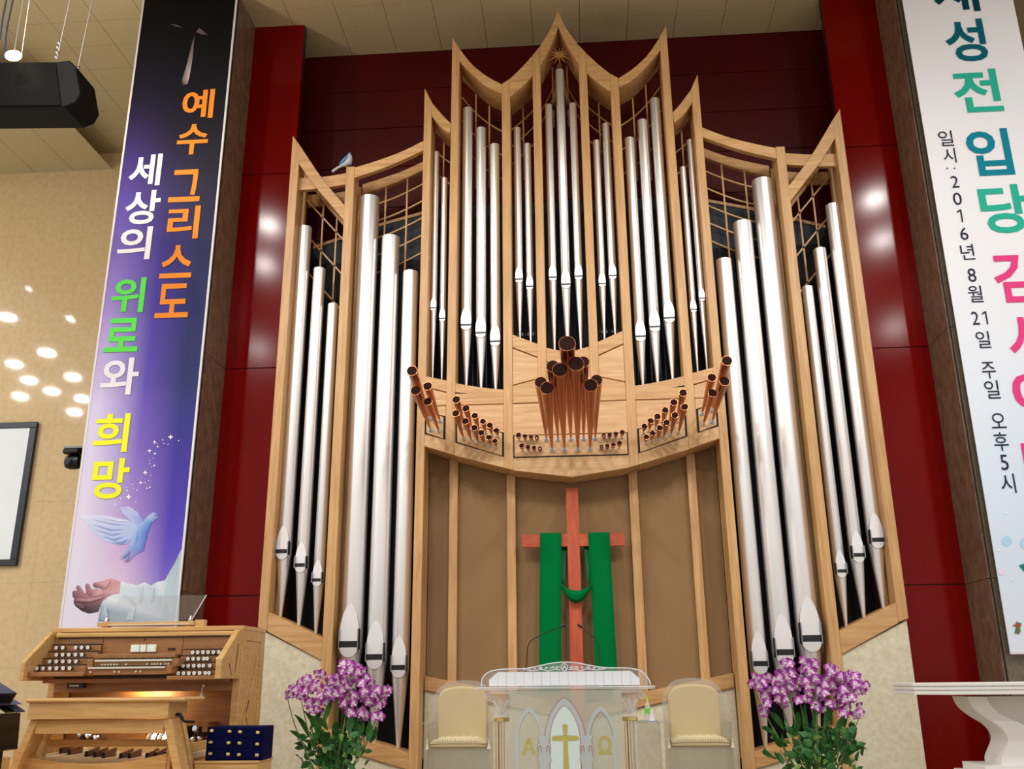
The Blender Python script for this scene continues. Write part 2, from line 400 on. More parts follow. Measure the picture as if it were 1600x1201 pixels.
    part(MB().prism(fl([(3.085, .59), (2.077, .308), (2.077, .12), (3.085, .40)], s), YO+.006, 12.42), 'bottom_rail', woodh)
    part(MB().prism(fl([(1.965, 5.137), (1.665, 5.063), (1.665, 4.90), (1.965, 4.985)], s), YO+.006, 12.42), 'toe_rail', woodh)
    part(MB().prism(fl([(1.965, 4.972), (1.665, 4.888), (1.665, 4.712), (1.965, 4.712)], s), YO+.012, 12.2), 'filler_board', panelw)
    dt = [(1.555, 5.025), (1.33, 4.975), (1.1, 4.935), (.885, 4.908)]
    part(MB().band(fl(dt, s), fl([(x, 4.712) for x, z in dt], s), YO+.006, 12.42), 'toe_rail', woodh)
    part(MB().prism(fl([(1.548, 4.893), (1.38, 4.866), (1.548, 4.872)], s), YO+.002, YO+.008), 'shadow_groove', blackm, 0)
    part(MB().prism(fl([(.762, 5.705), (.412, 5.552), (.412, 5.362), (.762, 5.517)], s), YO+.006, 12.42), 'toe_rail', woodh)
    part(MB().prism(fl([(.296, 5.493), (.0, 5.412), (.0, 5.2), (.296, 5.3)], s), YO+.006, 12.42), 'toe_rail', woodh)
    part(MB().prism(fl([(.762, 5.503), (.412, 5.348), (.412, 5.06), (.762, 4.972)], s), YO+.014, 12.2), 'filler_board', panelw)
    part(MB().prism(fl([(.762, 4.958), (.412, 5.046), (.412, 4.712), (.762, 4.712)], s), YO+.008, 12.2), 'filler_board', woodh)
    part(MB().prism(fl([(.296, 5.285), (0, 5.185), (0, 4.712), (.296, 4.712)], s), YO+.014, 12.2), 'filler_board', panelw)
    # lower belt boards with their slanted bottom edge
    for (xa, za), (xb, zb) in [((1.962, 4.147), (1.672, 4.053)), ((1.55, 4.008), (.888, 3.823))]:
        part(MB().prism(fl([(xa, 4.70), (xb, 4.70), (xb, zb), (xa, za)], s), YO+.004, 12.42), 'belt_board', panelw)
    part(MB().prism(fl([(.765, 4.70), (0, 4.70), (0, 3.676), (.765, 3.784)], s), YO+.004, 12.42), 'belt_board', panelw)
    # inset plates of the horizontal trumpets
    def plate(poly):
        cx = sum(p[0] for p in poly)/len(poly); cz = sum(p[1] for p in poly)/len(poly)
        part(MB().prism(poly, YO-.001, YO+.03), 'plate_gap_shade', blackm, 0)  # black sheet behind the plate, painting the shadow gap round it
        part(MB().prism([(cx+(x-cx)*(1-.026/max(.1, abs(x-cx))), cz+(z-cz)*(1-.013/max(.1, abs(z-cz)))) for x, z in poly], YO-.012, YO+.02), 'trumpet_plate', panelw)
    P1 = [xz(711.3, 658, YO), xz(787.5, 675.5, YO), xz(787.5, 713.5, YO), xz(711.5, 691.5, YO)]
    P2 = [xz(663.8, 642, YO), xz(696, 650, YO), xz(695.6, 686.6, YO), xz(663.3, 678, YO)]
    plate([(-s*x, z) for x, z in P1]); plate([(-s*x, z) for x, z in P2])
    # cloth section below
    part(MB().prism(fl([(1.555, .8), (1.672, .8), (1.672, 4.1), (1.555, 4.06)], s), 12.42, 12.49), 'mullion', wood)
    part(MB().prism(fl([(.768, .8), (.885, .8), (.885, 3.9), (.768, 3.86)], s), 12.42, 12.49), 'mullion', wood)
    part(MB().prism(fl([(1.96, 1.205), (0, .83), (0, .66), (1.96, 1.035)], s), 12.38, 12.49), 'sill_rail', woodh)
    for a, b in ((1.96, 1.66), (1.56, .88), (.775, .0)):
        part(MB().box(*sorted((s*a, s*b)), 12.5, 12.52, .9, 4.4), 'cloth_panel', cloth, 0)
    # stone plinth panels
    part(MB().prism(fl([(4.05, .0), (3.216, .0), (3.216, 1.40), (4.05, 1.80)], s), 12.04, 12.4), 'stone_panel', stone2, 0)
    part(MB().prism(fl([(3.084, .0), (2.078, .0), (2.078, .125), (3.084, .4)], s), 12.04, 12.4), 'stone_panel', stone2, 0)
    part(MB().prism(fl([(1.96, .0), (0, .0), (0, .68), (1.96, 1.05)], s), 12.42, 12.49), 'stone_panel', stone2, 0)
ctr = [xz(803, 679, YO), xz(981.7, 675.4, YO), xz(983, 711, YO), xz(803, 715, YO)]
hw = (ctr[1][0]-ctr[0][0]+ctr[2][0]-ctr[3][0])/4; zt = (ctr[0][1]+ctr[1][1])/2; zb_ = (ctr[2][1]+ctr[3][1])/2
part(MB().box(-hw, hw, YO-.001, YO+.03, zb_, zt), 'plate_gap_shade', blackm, 0)  # shadow gap of the middle plate, painted as a black backing
part(MB().box(-hw+.014, hw-.014, YO-.012, YO+.02, zb_+.014, zt-.014), 'trumpet_plate', panelw)
# star above the middle pipe
st = MB(); c0 = at(874, 86, 12.1); 
for k in range(12):
    a = 2*PI*k/12+.02; r = .2 if k % 3 else .15
    tip = Vector((c0.x+r*math.cos(a), 12.09, c0.z+r*math.sin(a)))
    for d in (-1, 1):
        e = a+d*PI/12; b = Vector((c0.x+.045*math.cos(e), 12.1, c0.z+.045*math.sin(e)))
        st.add([tip, b, (c0.x, 12.06, c0.z), (c0.x, 12.13, c0.z)], [(0, 1, 2), (0, 3, 1), (1, 3, 2), (0, 2, 3)])
part(st, 'star', woodh, 0)
part(MB().box(c0.x-.012, c0.x+.012, 12.1, 12.5, c0.z-.012, c0.z+.012), 'star_arm', wood, 0)

# ---- facade pipes
def facade_pipe(x, d, top, zm, foot, big, y=12.24):
    r = d/2; mb = MB()
    prof = [(r*.16, foot-.02), (r*.22, foot+.02), (r*.98, zm-.13*d/.1*.1-.05*d), (r, zm-.02), (r, top), (r*.9, top), (r*.9, top-.25), (0, top-.25)]
    mb.lathe([(p[0], p[1]) for p in prof], (x, y, 0), n=28)
    p = mb.build('organ_pipe', pipem, org)
    w_ = r*(.84 if big else .98); gap = d*(.27 if big else .2); lip = d*(.42 if big else .4); hu = d*(1.65 if big else 1.75)
    yf = y-r*1.06; yb = y-r*.35
    zt = zm+gap/2
    leaf = []
    for k in range(9):
        t = k/8; leaf.append((x+w_*math.cos(t*PI/2)**.8 if k < 8 else x, zt+hu*(.22+.78*math.sin(t*PI/2)**1.0) if k else zt+hu*.22))
    half = [(w_, zt), (w_*1.0, zt+hu*.30), (w_*.93, zt+hu*.48), (w_*.74, zt+hu*.68), (w_*.45, zt+hu*.86), (0, zt+hu)]
    poly = [(x+a, b) for a, b in half]+[(x-a, b) for a, b in half[-2::-1]]
    MB().prism(poly, yf, yb).build('upper_lip', pipel, p, bevel=.002)
    MB().box(x-w_*.97, x+w_*.97, y-r*1.008, yb, zm-gap/2-.002, zt+.002).build('mouth_shade', slotm, p)  # solid block between the lips, painted with the mouth's inner shade
    zl = zm-gap/2
    arc = [(x+w_*.98*math.cos(a), zl-lip*math.sin(a)) for a in [PI*k/12 for k in range(13)]]
    lp = MB(); n = len(arc)
    vs = [(px_, yf-(.0 if big else 0)+(zl-pz)*-.0-.004+0.06*(zl-pz), pz) for px_, pz in arc]+[(px_, yb, pz) for px_, pz in arc]
    lp.add(vs, [tuple(range(n)), tuple(range(2*n-1, n-1, -1))]+[(i, (i+1) % n, (i+1) % n+n, i+n) for i in range(n)])
    lp.build('lower_lip', pipel, p, bevel=.002)
    if big:
        for e in (-1, 1):
            MB().box(x+e*w_*1.0-.006, x+e*w_*1.0+.006, yf-.035, y-r*.3, zm-gap*.8, zt+hu*.32).build('mouth_ear', earm, p)
TAB = [(3.855, .197, 7.6, 2.80, 1.91, 1), (3.6, .175, 6.915, 2.615, 1.80, 1), (3.37, .15, 6.345, 2.42, 1.71, 1),
       (2.895, .29, 8.04, 1.60, .50, 1), (2.557, .262, 7.375, 1.44, .42, 1), (2.25, .222, 6.805, 1.31, .34, 1),
       (1.90, .09, 8.775, 6.22, 5.10, 0), (1.77, .09, 8.325, 6.055, 5.07, 0),
       (1.425, .153, 9.505, 5.93, 5.0, 0), (1.217, .15, 9.145, 5.805, 4.95, 0), (1.013, .145, 8.85, 5.67, 4.91, 0),
       (.668, .112, 9.12, 6.61, 5.66, 0), (.516, .103, 8.84, 6.495, 5.58, 0), (.185, .114, 9.5, 6.62, 5.42, 0)]
for s in (-1, 1):
    for x, d, t, zm, f, b in TAB: facade_pipe(s*x, d, t, zm, f, b)
facade_pipe(0, .134, 10.11, 6.5, 5.38, 0)
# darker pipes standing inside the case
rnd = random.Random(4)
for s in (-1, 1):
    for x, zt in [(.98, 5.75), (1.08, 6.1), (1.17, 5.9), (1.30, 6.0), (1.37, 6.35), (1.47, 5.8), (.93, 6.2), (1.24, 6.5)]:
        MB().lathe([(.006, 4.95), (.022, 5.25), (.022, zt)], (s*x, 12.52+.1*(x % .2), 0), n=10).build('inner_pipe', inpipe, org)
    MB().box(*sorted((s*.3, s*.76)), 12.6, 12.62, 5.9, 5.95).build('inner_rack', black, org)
# ---- horizontal trumpets
TILT = math.tan(math.radians(8))
def trumpet(bx, by, ux, uy, dpx, s, cen=False):
    b = at(bx, by, YO-.012); h0 = b.z-CZ
    zs = (at(ux, uy, 1.0).z-CZ)
    D = (h0+YO*TILT)/(zs+TILT)
    x = s*abs(b.x) if not cen else b.x
    L = (YO-D); e = Vector((x, D, b.z+TILT*L)); a = Vector((x, YO-.012, b.z))
    dep = (e-Vector((CX, 0, CZ))).dot(fw); R = dpx/2*dep/FPX
    ax = (e-a).normalized(); Lr = (e-a).length; r0 = .011
    prof = [(r0, .02), (r0+(R-r0)*.06, .07), (R*.96, Lr-.02), (R, Lr-.004), (R, Lr), (R*.95, Lr), (R*.93, Lr-.03), (R*.45, Lr*.55), (.004, Lr*.3)]
    t = MB().lathe(prof, a, ax, n=20).build('trumpet_pipe', copper, org)
    MB().lathe([(R*.945, Lr-.003), (R*.9, Lr-.05), (R*.42, Lr*.56), (.003, Lr*.5)], a, ax, n=16).build('bore_shade', copshade, t)  # dark lining in the bell, its shade put into the colour
    k = max(.019, min(.038, R*.58))
    MB().lathe([(k, 0), (k, .008), (k*.75, .018), (k*.42, .03), (k*.38, .075), (k*.5, .08), (k*.35, .095)], a, (0, -1, TILT*.3), n=14).build('pipe_boot', bootm, t)
CD_ = [(672, 653.5, 643.5, 579, 17), (687.5, 657.5, 667, 603, 14.5), (673, 671, 648, 610, 16), (686, 674, 670, 627, 13.5)]
DE_ = [(726, 667.3, 709.5, 624, 13), (737.5, 670.5, 727, 637.5, 11.6), (748.6, 673.8, 741, 649, 10.7), (759.3, 677, 752.5, 658, 10.2), (769, 679.8, 765, 664, 9.8), (778, 682.5, 776, 672, 9.3),
       (724.5, 685, 715, 645.5, 12), (736.5, 688, 729, 657.5, 11), (747.5, 691, 743, 668, 10.4), (757, 694, 755, 675.7, 9.8), (767, 696.7, 765, 683, 9.2), (776, 699, 775.7, 688.5, 9)]
CE_ = [(811.4, 687.5, 810.6, 679.4, 8.4), (821, 687, 820.4, 681.3, 7.6), (830.4, 687, 830.3, 682.3, 7.2), (839.3, 687, 839.5, 682.7, 6.8),
       (816.5, 704, 815.6, 696, 8.4), (825.8, 704, 825.4, 698, 7.6), (835, 703.7, 835, 699, 6.9), (843.8, 703.4, 843.8, 700, 6.5)]
for s in (-1, 1):
    for t in CD_+DE_+CE_: trumpet(*t, s)
for t in [(854, 686.5, 843, 597, 19.5), (872, 686.2, 861, 572, 21), (892, 685.5, 883.5, 536.5, 27), (912, 685, 913, 565, 19.5), (930, 684.5, 932.5, 593.5, 19),
          (863, 702.5, 852, 606, 21.5), (882, 702, 871, 577.5, 24.5), (903, 701.7, 898, 568, 25.5), (922, 701.4, 922.5, 601.5, 22)]:
    trumpet(*t, 1, True)

# bird perched on the organ
bird = tag(empty('bird_figurine', (at(541, 259, 12.05).x, 12.05, 8.462)), 'small blue and white bird figurine perched on the organ case', 'figurine')
q = bird.location; 
MB().tube([q+Vector(v) for v in [(-.14, 0, -.0), (-.09, 0, .045), (-.03, 0, .07), (.03, 0, .10), (.045, 0, .16), (.045, 0, .215), (.05, 0, .235)]], [.012, .016, .042, .058, .045, .035, .012], 10).build('body', birdw, bird)
MB().tube([q+Vector(v) for v in [(-.10, -.02, .06), (-.04, -.045, .10), (.01, -.045, .16), (.015, -.03, .20)]], [.008, .026, .022, .008], 8).build('wing', bluep, bird)
MB().tube([q+Vector(v) for v in [(-.21, 0, -.045), (-.13, 0, .015), (-.05, 0, .06)]], [.02, .018, .02], 6).build('tail', birdw, bird)
MB().tube([q+Vector(v) for v in [(.02, 0, .225), (.05, 0, .24), (.06, -.012, .215)]], [.02, .03, .012], 8).build('cap', bluep, bird)
MB().tube([q+Vector(v) for v in [(.075, 0, .215), (.12, 0, .205)]], [.012, .002], 6).build('beak', black, bird)
MB().tube([q+Vector(v) for v in [(.03, 0, .07), (.03, 0, .0)]], .008, 6).build('leg', black, bird)
# ================================================================== BANNERS
pm = mat('printed_ink', (255, 255, 255), .6, 0, Specular_IOR_Level=.08); _nt = pm.node_tree; _a = _nt.nodes.new('ShaderNodeAttribute'); _a.attribute_name = 'Col'
_nt.links.new(_a.outputs['Color'], _nt.nodes['Principled BSDF'].inputs['Base Color'])
def gradmat(name, x0, x1, z0, z1, ramps, us):
    """printed colour gradient of a banner: ramps run up the banner, blended across it"""
    m = mat(name, (255, 255, 255), .55, 0, Specular_IOR_Level=.08); nt = m.node_tree; N = nt.nodes; L = nt.links
    g = N.new('ShaderNodeNewGeometry'); sp = N.new('ShaderNodeSeparateXYZ'); L.new(g.outputs['Position'], sp.inputs[0])
    def rng(o, a, b):
        r = N.new('ShaderNodeMapRange'); r.inputs['From Min'].default_value = a; r.inputs['From Max'].default_value = b; L.new(o, r.inputs['Value']); return r.outputs[0]
    v = rng(sp.outputs['Z'], z0, z1); u = rng(sp.outputs['X'], x0, x1); prev = None
    for i, rp in enumerate(ramps):
        r = N.new('ShaderNodeValToRGB'); r.color_ramp.interpolation = 'B_SPLINE' if len(rp) > 3 else 'LINEAR'; el = r.color_ramp.elements
        while len(el) < len(rp): el.new(.5)
        for e, (p, c) in zip(el, rp): e.position = p; e.color = (*lin(hx(c)), 1)
        L.new(v, r.inputs[0])
        if prev is None: prev = r.outputs[0]
        else:
            f = rng(u, us[i-1], us[i]); mx = N.new('ShaderNodeMix'); mx.data_type = 'RGBA'
            L.new(f, mx.inputs[0]); L.new(prev, mx.inputs[6]); L.new(r.outputs[0], mx.inputs[7]); prev = mx.outputs[2]
    L.new(prev, N['Principled BSDF'].inputs['Base Color']); return m
YN = 11.5
def vz(py, x=250): return at(x, py, YN).z
ZT, ZB = 11.32, 1.2
def vv(py): return (vz(py, 200)-ZB)/(ZT-ZB)
def ramp(lst): return sorted([(max(0, min(1, vv(p))), c) for p, c in lst])
rl = ramp([(0, '#0b0b0c'), (150, '#1d1c22'), (230, '#33285c'), (330, '#5a48ac'), (440, '#8a78c8'), (540, '#baa6de'), (650, '#d8cce8'), (960, '#e4e2f2')])
rm = ramp([(0, '#08080a'), (200, '#1c1c22'), (300, '#342e58'), (400, '#443a90'), (550, '#5446a8'), (700, '#7a66c0'), (800, '#a88cd0'), (880, '#d6b4dc'), (960, '#e0dcf0')])
rr = ramp([(0, '#060608'), (200, '#1e1e22'), (330, '#2c2c44'), (480, '#34366a'), (600, '#333c66'), (700, '#453c94'), (800, '#5044b0'), (880, '#6050c4'), (960, '#a08cd0')])
gm = gradmat('left_banner_print', -6.41, -4.93, ZB, ZT, [rl, rm, rr], [.08, .5, .85])
bl = tag(empty('banner', (-5.67, YN, ZB)), 'tall purple and black banner with orange, white, green and yellow Korean lettering', 'banner')
MB().box(-6.41, -4.93, YN, YN+.012, ZB, ZT).build('banner_sheet', gm, bl)
whm = mat('hem_white', (225, 220, 222), .6)
for x in (-6.41, -4.93): MB().box(x-.014, x+.014, YN-.006, YN+.016, ZB, ZT).build('hem', whm, bl)
ZB2 = 1.405
wr_ = sorted([(0, '#e6ecf8'), (.12, '#d2e4f6'), (.3, '#e2ecf8'), (.5, '#f2f0f4'), (1, '#f0eeee')])
gm2 = gradmat('right_banner_print', 5.0, 6.52, ZB2, ZT, [wr_, wr_], [0, 1])
br = tag(empty('banner', (5.76, YN, ZB2)), 'tall white banner with large teal and pink Korean lettering and a small date line', 'banner')
MB().box(4.985, 6.52, YN, YN+.012, ZB2, ZT).build('banner_sheet', gm2, br)
MB().box(4.985, 6.52, YN-.008, YN+.02, ZB2-.03, ZB2).build('hem', whm, br)

def glyph(ch, bold):
    if ch == '1':
        v = [(.2, 0), (.28, 0), (.28, .7), (.21, .7), (.02, .6), (.02, .52), (.2, .61)]
        return [Vector((a, b, 0)) for a, b in v], [(0, 1, 2, 3, 6), (3, 4, 5, 6)]
    cu = bpy.data.curves.new('glyph', 'FONT'); cu.body = ch; cu.size = 1; cu.offset = bold; cu.resolution_u = 3
    o = bpy.data.objects.new('glyph', cu); C.objects.link(o)
    dg = bpy.context.evaluated_depsgraph_get(); me = o.evaluated_get(dg).to_mesh()
    vs = [v.co.copy() for v in me.vertices]; fs = [tuple(p.vertices) for p in me.polygons]
    o.evaluated_get(dg).to_mesh_clear(); bpy.data.objects.remove(o); bpy.data.curves.remove(cu)
    return vs, fs
def letters(name, items, rgb, parent, bold, y, name_m, lean=0.0):
    """each item: character and the pixel box it fills in the photograph (x0,y0,x1,y1)"""
    mt = mat(name_m, rgb, .6, 0, Specular_IOR_Level=.1)
    for ch, x0, y0, x1, y1 in items:
        vs, fs = glyph(ch, bold)
        if not vs: continue
        cx, cy = (x0+x1)/2, (y0+y1)/2; sk = abs(y1-y0)*lean
        l = at(x0+sk/2, cy, y); r = at(x1-sk/2, cy, y); t = at(cx, y0, y); b = at(cx, y1, y)
        a0 = min(v.x for v in vs); a1 = max(v.x for v in vs); b0 = min(v.y for v in vs); b1 = max(v.y for v in vs)
        wv, hv = max(a1-a0, 1e-4), max(b1-b0, 1e-4)
        mb = MB(); mb.add([(l.x+(v.x-a0)/wv*(r.x-l.x), y, b.z+(v.y-b0)/hv*(t.z-b.z)) for v in vs], fs)
        mb.build(name, mt, parent)
letters('letter', [('예', 282, 140, 337, 185), ('수', 274, 194, 328, 241), ('그', 262, 265, 317, 315), ('리', 258.5, 322, 314.5, 373), ('스', 248, 383, 304, 434), ('도', 240.5, 443, 299, 496)],
        (236, 142, 52), bl, .022, YN-.008, 'ink_orange', .13)
letters('letter', [('세', 199, 241, 255, 290), ('상', 192.5, 297.5, 253, 350), ('의', 181, 354.5, 239.5, 405.5), ('와', 154, 559, 220, 616.5)], (236, 234, 240), bl, .022, YN-.008, 'ink_white', .13)
letters('letter', [('위', 171, 434, 229.5, 488.5), ('로', 161, 497, 220.5, 549.5)], (96, 224, 88), bl, .022, YN-.008, 'ink_green', .13)
letters('letter', [('희', 142.5, 646, 205, 706.5), ('망', 139.5, 716, 205, 779)], (238, 242, 52), bl, .022, YN-.008, 'ink_yellow', .13)
letters('letter', [('새', 1452, -46, 1532, 19)], (0, 62, 78), br, .022, YN-.008, 'ink_deep_teal', .16)
letters('letter', [('성', 1472, 30, 1546, 96)], (0, 96, 112), br, .022, YN-.008, 'ink_teal', .16)
letters('letter', [('전', 1485, 108, 1569, 175), ('당', 1526, 288, 1615, 364)], (42, 178, 150), br, .022, YN-.008, 'ink_mint', .16)
letters('letter', [('입', 1506, 201, 1586, 274)], (4, 130, 150), br, .022, YN-.008, 'ink_sea', .16)
letters('letter', [('감', 1547, 393, 1637, 472), ('사', 1569, 488, 1655, 566), ('예', 1577, 578, 1672, 652), ('배', 1594, 684, 1690, 762)], (228, 68, 134), br, .022, YN-.008, 'ink_pink', .16)
letters('small_letter', [('일', 1465, 204, 1491, 228), ('시', 1472.5, 231, 1495, 254), ('·', 1479, 261.5, 1481.5, 264), ('·', 1490.5, 261.5, 1493, 264), ('2', 1485, 274.5, 1499, 293), ('0', 1488, 300.5, 1504, 320), ('1', 1495, 327, 1505, 347),
        ('6', 1499, 355, 1514, 374.5), ('년', 1499.5, 381, 1524, 405.5), ('8', 1511, 419, 1526.5, 440), ('월', 1511, 446, 1537, 472), ('2', 1517, 486.5, 1531, 507), ('1', 1534, 486, 1544, 506.5), ('일', 1523.5, 517, 1549, 543.5),
        ('주', 1532.5, 565, 1557.5, 591), ('일', 1537, 594, 1563.5, 622.5), ('오', 1547, 645, 1573, 668.5), ('후', 1551, 675, 1577.5, 704), ('5', 1562, 710, 1577, 734), ('시', 1562, 739.5, 1588.5, 770)],
        (42, 44, 66), br, .0, YN-.008, 'ink_dark_blue', .13)
# printed pictures
class Art(MB):
    def poly(s, pts, cols, y, cc=None):
        """flat printed shape; cols one colour or one per corner"""
        P = [at(px, py, y) for px, py in pts]; n0 = len(s.v)
        if s.col is None: s.col = []
        if isinstance(cols, str): cols = [cols]*len(pts)
        cx = sum(p[0] for p in pts)/len(pts); cy = sum(p[1] for p in pts)/len(pts)
        for p, c in zip(P, cols): s.v.append(tuple(p)); s.col.append(lin(hx(c)))
        tris = None
        from mathutils.geometry import tessellate_polygon
        for t in tessellate_polygon([[Vector((p.x, p.z, 0)) for p in P]]): s.f.append(tuple(n0+i for i in t))
        return s
def art(name, y, shapes, parent):
    a = Art()
    for i, (pts, c) in enumerate(shapes): a.poly(pts, c, y-.0012*i)
    return a.build(name, pm, parent)
art('printed_light_beam', YN-.003, [
    ([(304, 54), (301, 90), (296, 120), (293, 131), (286, 133), (284, 126), (292, 100), (300, 68)], ['#5a5054', '#8a7c80', '#c0b0b4', '#8a8084', '#4a4448', '#5a5458', '#8a7c80', '#6a5e62']),
    ([(262, 37), (275, 38.5), (286, 43.5), (274, 41.5)], ['#1a1a1e', '#6a6068', '#4a444c', '#3a363c']),
    ([(306.5, 50), (311, 43), (317, 48), (326, 55.5), (314, 53)], ['#6a5e62', '#4a4448', '#6a5e62', '#3a363a', '#8a7c80'])], bl)
art('printed_dove', YN-.003, [
    ([(217, 820), (197, 811), (175, 807), (155, 804), (135, 804), (122, 808), (134, 814), (147, 832), (165, 845), (185, 851), (198, 850), (208, 838)],
     ['#b8c4e8', '#c2cceC', '#ccd4f0', '#d4daf2', '#dcdef4', '#e0def2', '#d2d8f2', '#c4cef0', '#c2d2f0', '#a8c0ea', '#a0b8e6', '#b0c0ea']),
    ([(224, 814), (215, 800), (202, 791), (187, 792), (192, 802), (203, 812), (216, 822)], ['#8a9ad8', '#b0bcea', '#ccccee', '#c0b8e4', '#c0c8ee', '#b8c8f0', '#98b0e4']),
    ([(243.7, 801), (247.6, 809), (243, 811), (236, 818), (231, 832), (224, 860), (212, 866), (200, 878), (186, 872), (199, 857), (205, 842), (210, 825), (224, 814), (232, 805), (239, 800.5)],
     ['#8aa8e4', '#8a90c0', '#7a98dc', '#5a80d4', '#4a70cc', '#6a78cc', '#8a90d8', '#a8a0d8', '#c0b0dc', '#98b0e2', '#aac4ee', '#a8c8f0', '#9ab8ea', '#a8c8f0', '#b8d4f2']),
    ([(242, 804), (244.4, 804.5), (244, 806.6), (242, 806)], '#3a4880')], bl)
ZD = lambda pts: [(x/4, 600+y/4) for x, y in pts]
art('printed_feathers', YN-.0085, [
    (ZD([(560, 840), (700, 868), (800, 880), (700, 876)]), '#a8b8e6'), (ZD([(570, 870), (690, 905), (780, 905), (690, 915)]), '#98aee0'),
    (ZD([(590, 905), (700, 935), (770, 925), (700, 945)]), '#a0b4e4'), (ZD([(630, 945), (710, 965), (780, 948), (712, 976)]), '#94aade'), (ZD([(700, 985), (755, 985), (805, 962), (760, 997)]), '#8ca2da'),
    (ZD([(600, 824), (720, 845), (840, 862), (730, 852)]), '#eef0fa'), (ZD([(800, 800), (840, 838), (880, 858), (850, 846)]), '#dfe6fa'),
    (ZD([(860, 900), (850, 960), (835, 1030), (856, 960)]), '#86a2e2'), (ZD([(760, 1085), (800, 1050), (815, 1040), (790, 1080)]), '#7a8cc4'), (ZD([(770, 1110), (790, 1085), (812, 1060), (796, 1100)]), '#9aa4d4')], bl)
Z8 = lambda pts: [(80+x*.15625, 880+y*.15625) for x, y in pts]
art('printed_hand', YN-.003, [
    (Z8([(690, 185), (650, 158), (600, 145), (545, 165), (525, 235), (470, 262), (400, 275), (330, 300), (235, 345), (222, 385), (240, 425), (310, 478), (380, 500), (470, 482), (510, 375), (600, 310), (680, 290)]),
     ['#d2a0a4', '#dcb0b2', '#dcb0b2', '#d4a2a6', '#c48c94', '#c8949c', '#bc8690', '#ac7682', '#a07078', '#6c4a54', '#54404a', '#483c42', '#40383c', '#564a4e', '#8c7074', '#c09a9c', '#d8b0b0']),
    (Z8([(210, 285), (225, 270), (250, 272), (268, 300), (275, 345), (240, 352), (215, 335)]), ['#8a6470', '#a87c86', '#a87a84', '#9a6c78', '#906470', '#7c5662', '#6e4e5a']),
    (Z8([(245, 235), (262, 217), (285, 222), (300, 250), (322, 280), (336, 340), (300, 350), (270, 320), (258, 275)]), ['#9a7480', '#b48c94', '#b48c94', '#a87e88', '#b0828c', '#a87480', '#986874', '#94666f', '#9a6e7a']),
    (Z8([(340, 215), (362, 198), (382, 212), (392, 245), (420, 270), (412, 300), (385, 330), (350, 300), (345, 262)]), ['#94707c', '#b08890', '#b48c94', '#b4868e', '#c0929a', '#b07e88', '#a06c78', '#94646e', '#90666f']),
    (Z8([(415, 205), (430, 190), (480, 182), (540, 168), (590, 170), (560, 230), (520, 262), (480, 240), (440, 240), (420, 225)]), ['#8a646c', '#c48e96', '#d29ea4', '#d8a8ac', '#dcb0b2', '#d2a0a6', '#bc848c', '#70525a', '#6c4a52', '#74525a']),
    (Z8([(410, 262), (450, 252), (500, 262), (520, 300), (470, 325), (410, 330)]), ['#b4848c', '#d2a2a6', '#dcaeb2', '#d8a8ae', '#cc9aa2', '#b8868e']),
    (Z8([(225, 345), (300, 355), (360, 360), (430, 342), (520, 322), (500, 350), (400, 385), (300, 392), (240, 380)]), ['#94666e', '#c4949a', '#cc9ca2', '#cc9ca2', '#c89ea2', '#a88488', '#8c6a72', '#705460', '#684c58']),
    (Z8([(236, 385), (280, 400), (340, 425), (330, 458), (290, 445), (245, 415)]), ['#7a5660', '#9a747c', '#80606a', '#5c464e', '#6c505a', '#604854'])], bl)
art('printed_sleeve', YN-.003, [
    ([(188.6, 908), (200, 911), (214, 914), (226, 909.5), (236, 914.3), (245.6, 909), (258, 906), (265, 893), (273.8, 878), (281, 862), (284.6, 856), (279, 973), (170, 971), (153, 970), (156.6, 953), (159.7, 942), (167.5, 933), (180, 928.5), (186, 928.5), (187.5, 920)],
     ['#e4eef4', '#dce8f0', '#d8e6ee', '#e8f0f4', '#c8d8e4', '#dce8ee', '#c8dce0', '#b8d0d4', '#b8ccd4', '#b0c4d0', '#a8c0cc', '#b8c8dc', '#dce6ee', '#88a0b4', '#8aa2b4', '#c0d0dc', '#e4ecf2', '#eef4f6', '#d8e4ec', '#d4e0ea']),
    ([(262, 903), (272, 882), (279, 868), (276, 900), (262, 935), (252, 962), (245, 968), (254, 940)], ['#b4cccf', '#a8c2c8', '#a4bcc8', '#b4c8d4', '#c0d4dc', '#c8d8e0', '#d0dee6', '#c8d8e0']),
    ([(192, 929), (205, 933), (214, 945), (208, 947), (196, 936)], ['#b8cad8', '#c4d4de', '#b0c4d4', '#c4d4de', '#d4e0e8']),
    ([(218, 918), (224, 916), (222, 938), (216, 944)], ['#c0d0dc', '#c8d8e0', '#b8cad8', '#c8d6e0']),
    ([(236, 918), (241, 916), (240, 936), (234, 942)], ['#c0d0dc', '#c8d8e0', '#b8cad8', '#c8d6e0']),
    ([(196, 968), (204, 950), (212, 947), (208, 968)], ['#b8c8d8', '#c4d4de', '#d4e0e8', '#b8c8d8']),
    ([(154, 969), (158, 946), (166, 948), (170, 969)], ['#7a94ac', '#90a8bc', '#c4d4de', '#a8bccc'])], bl)
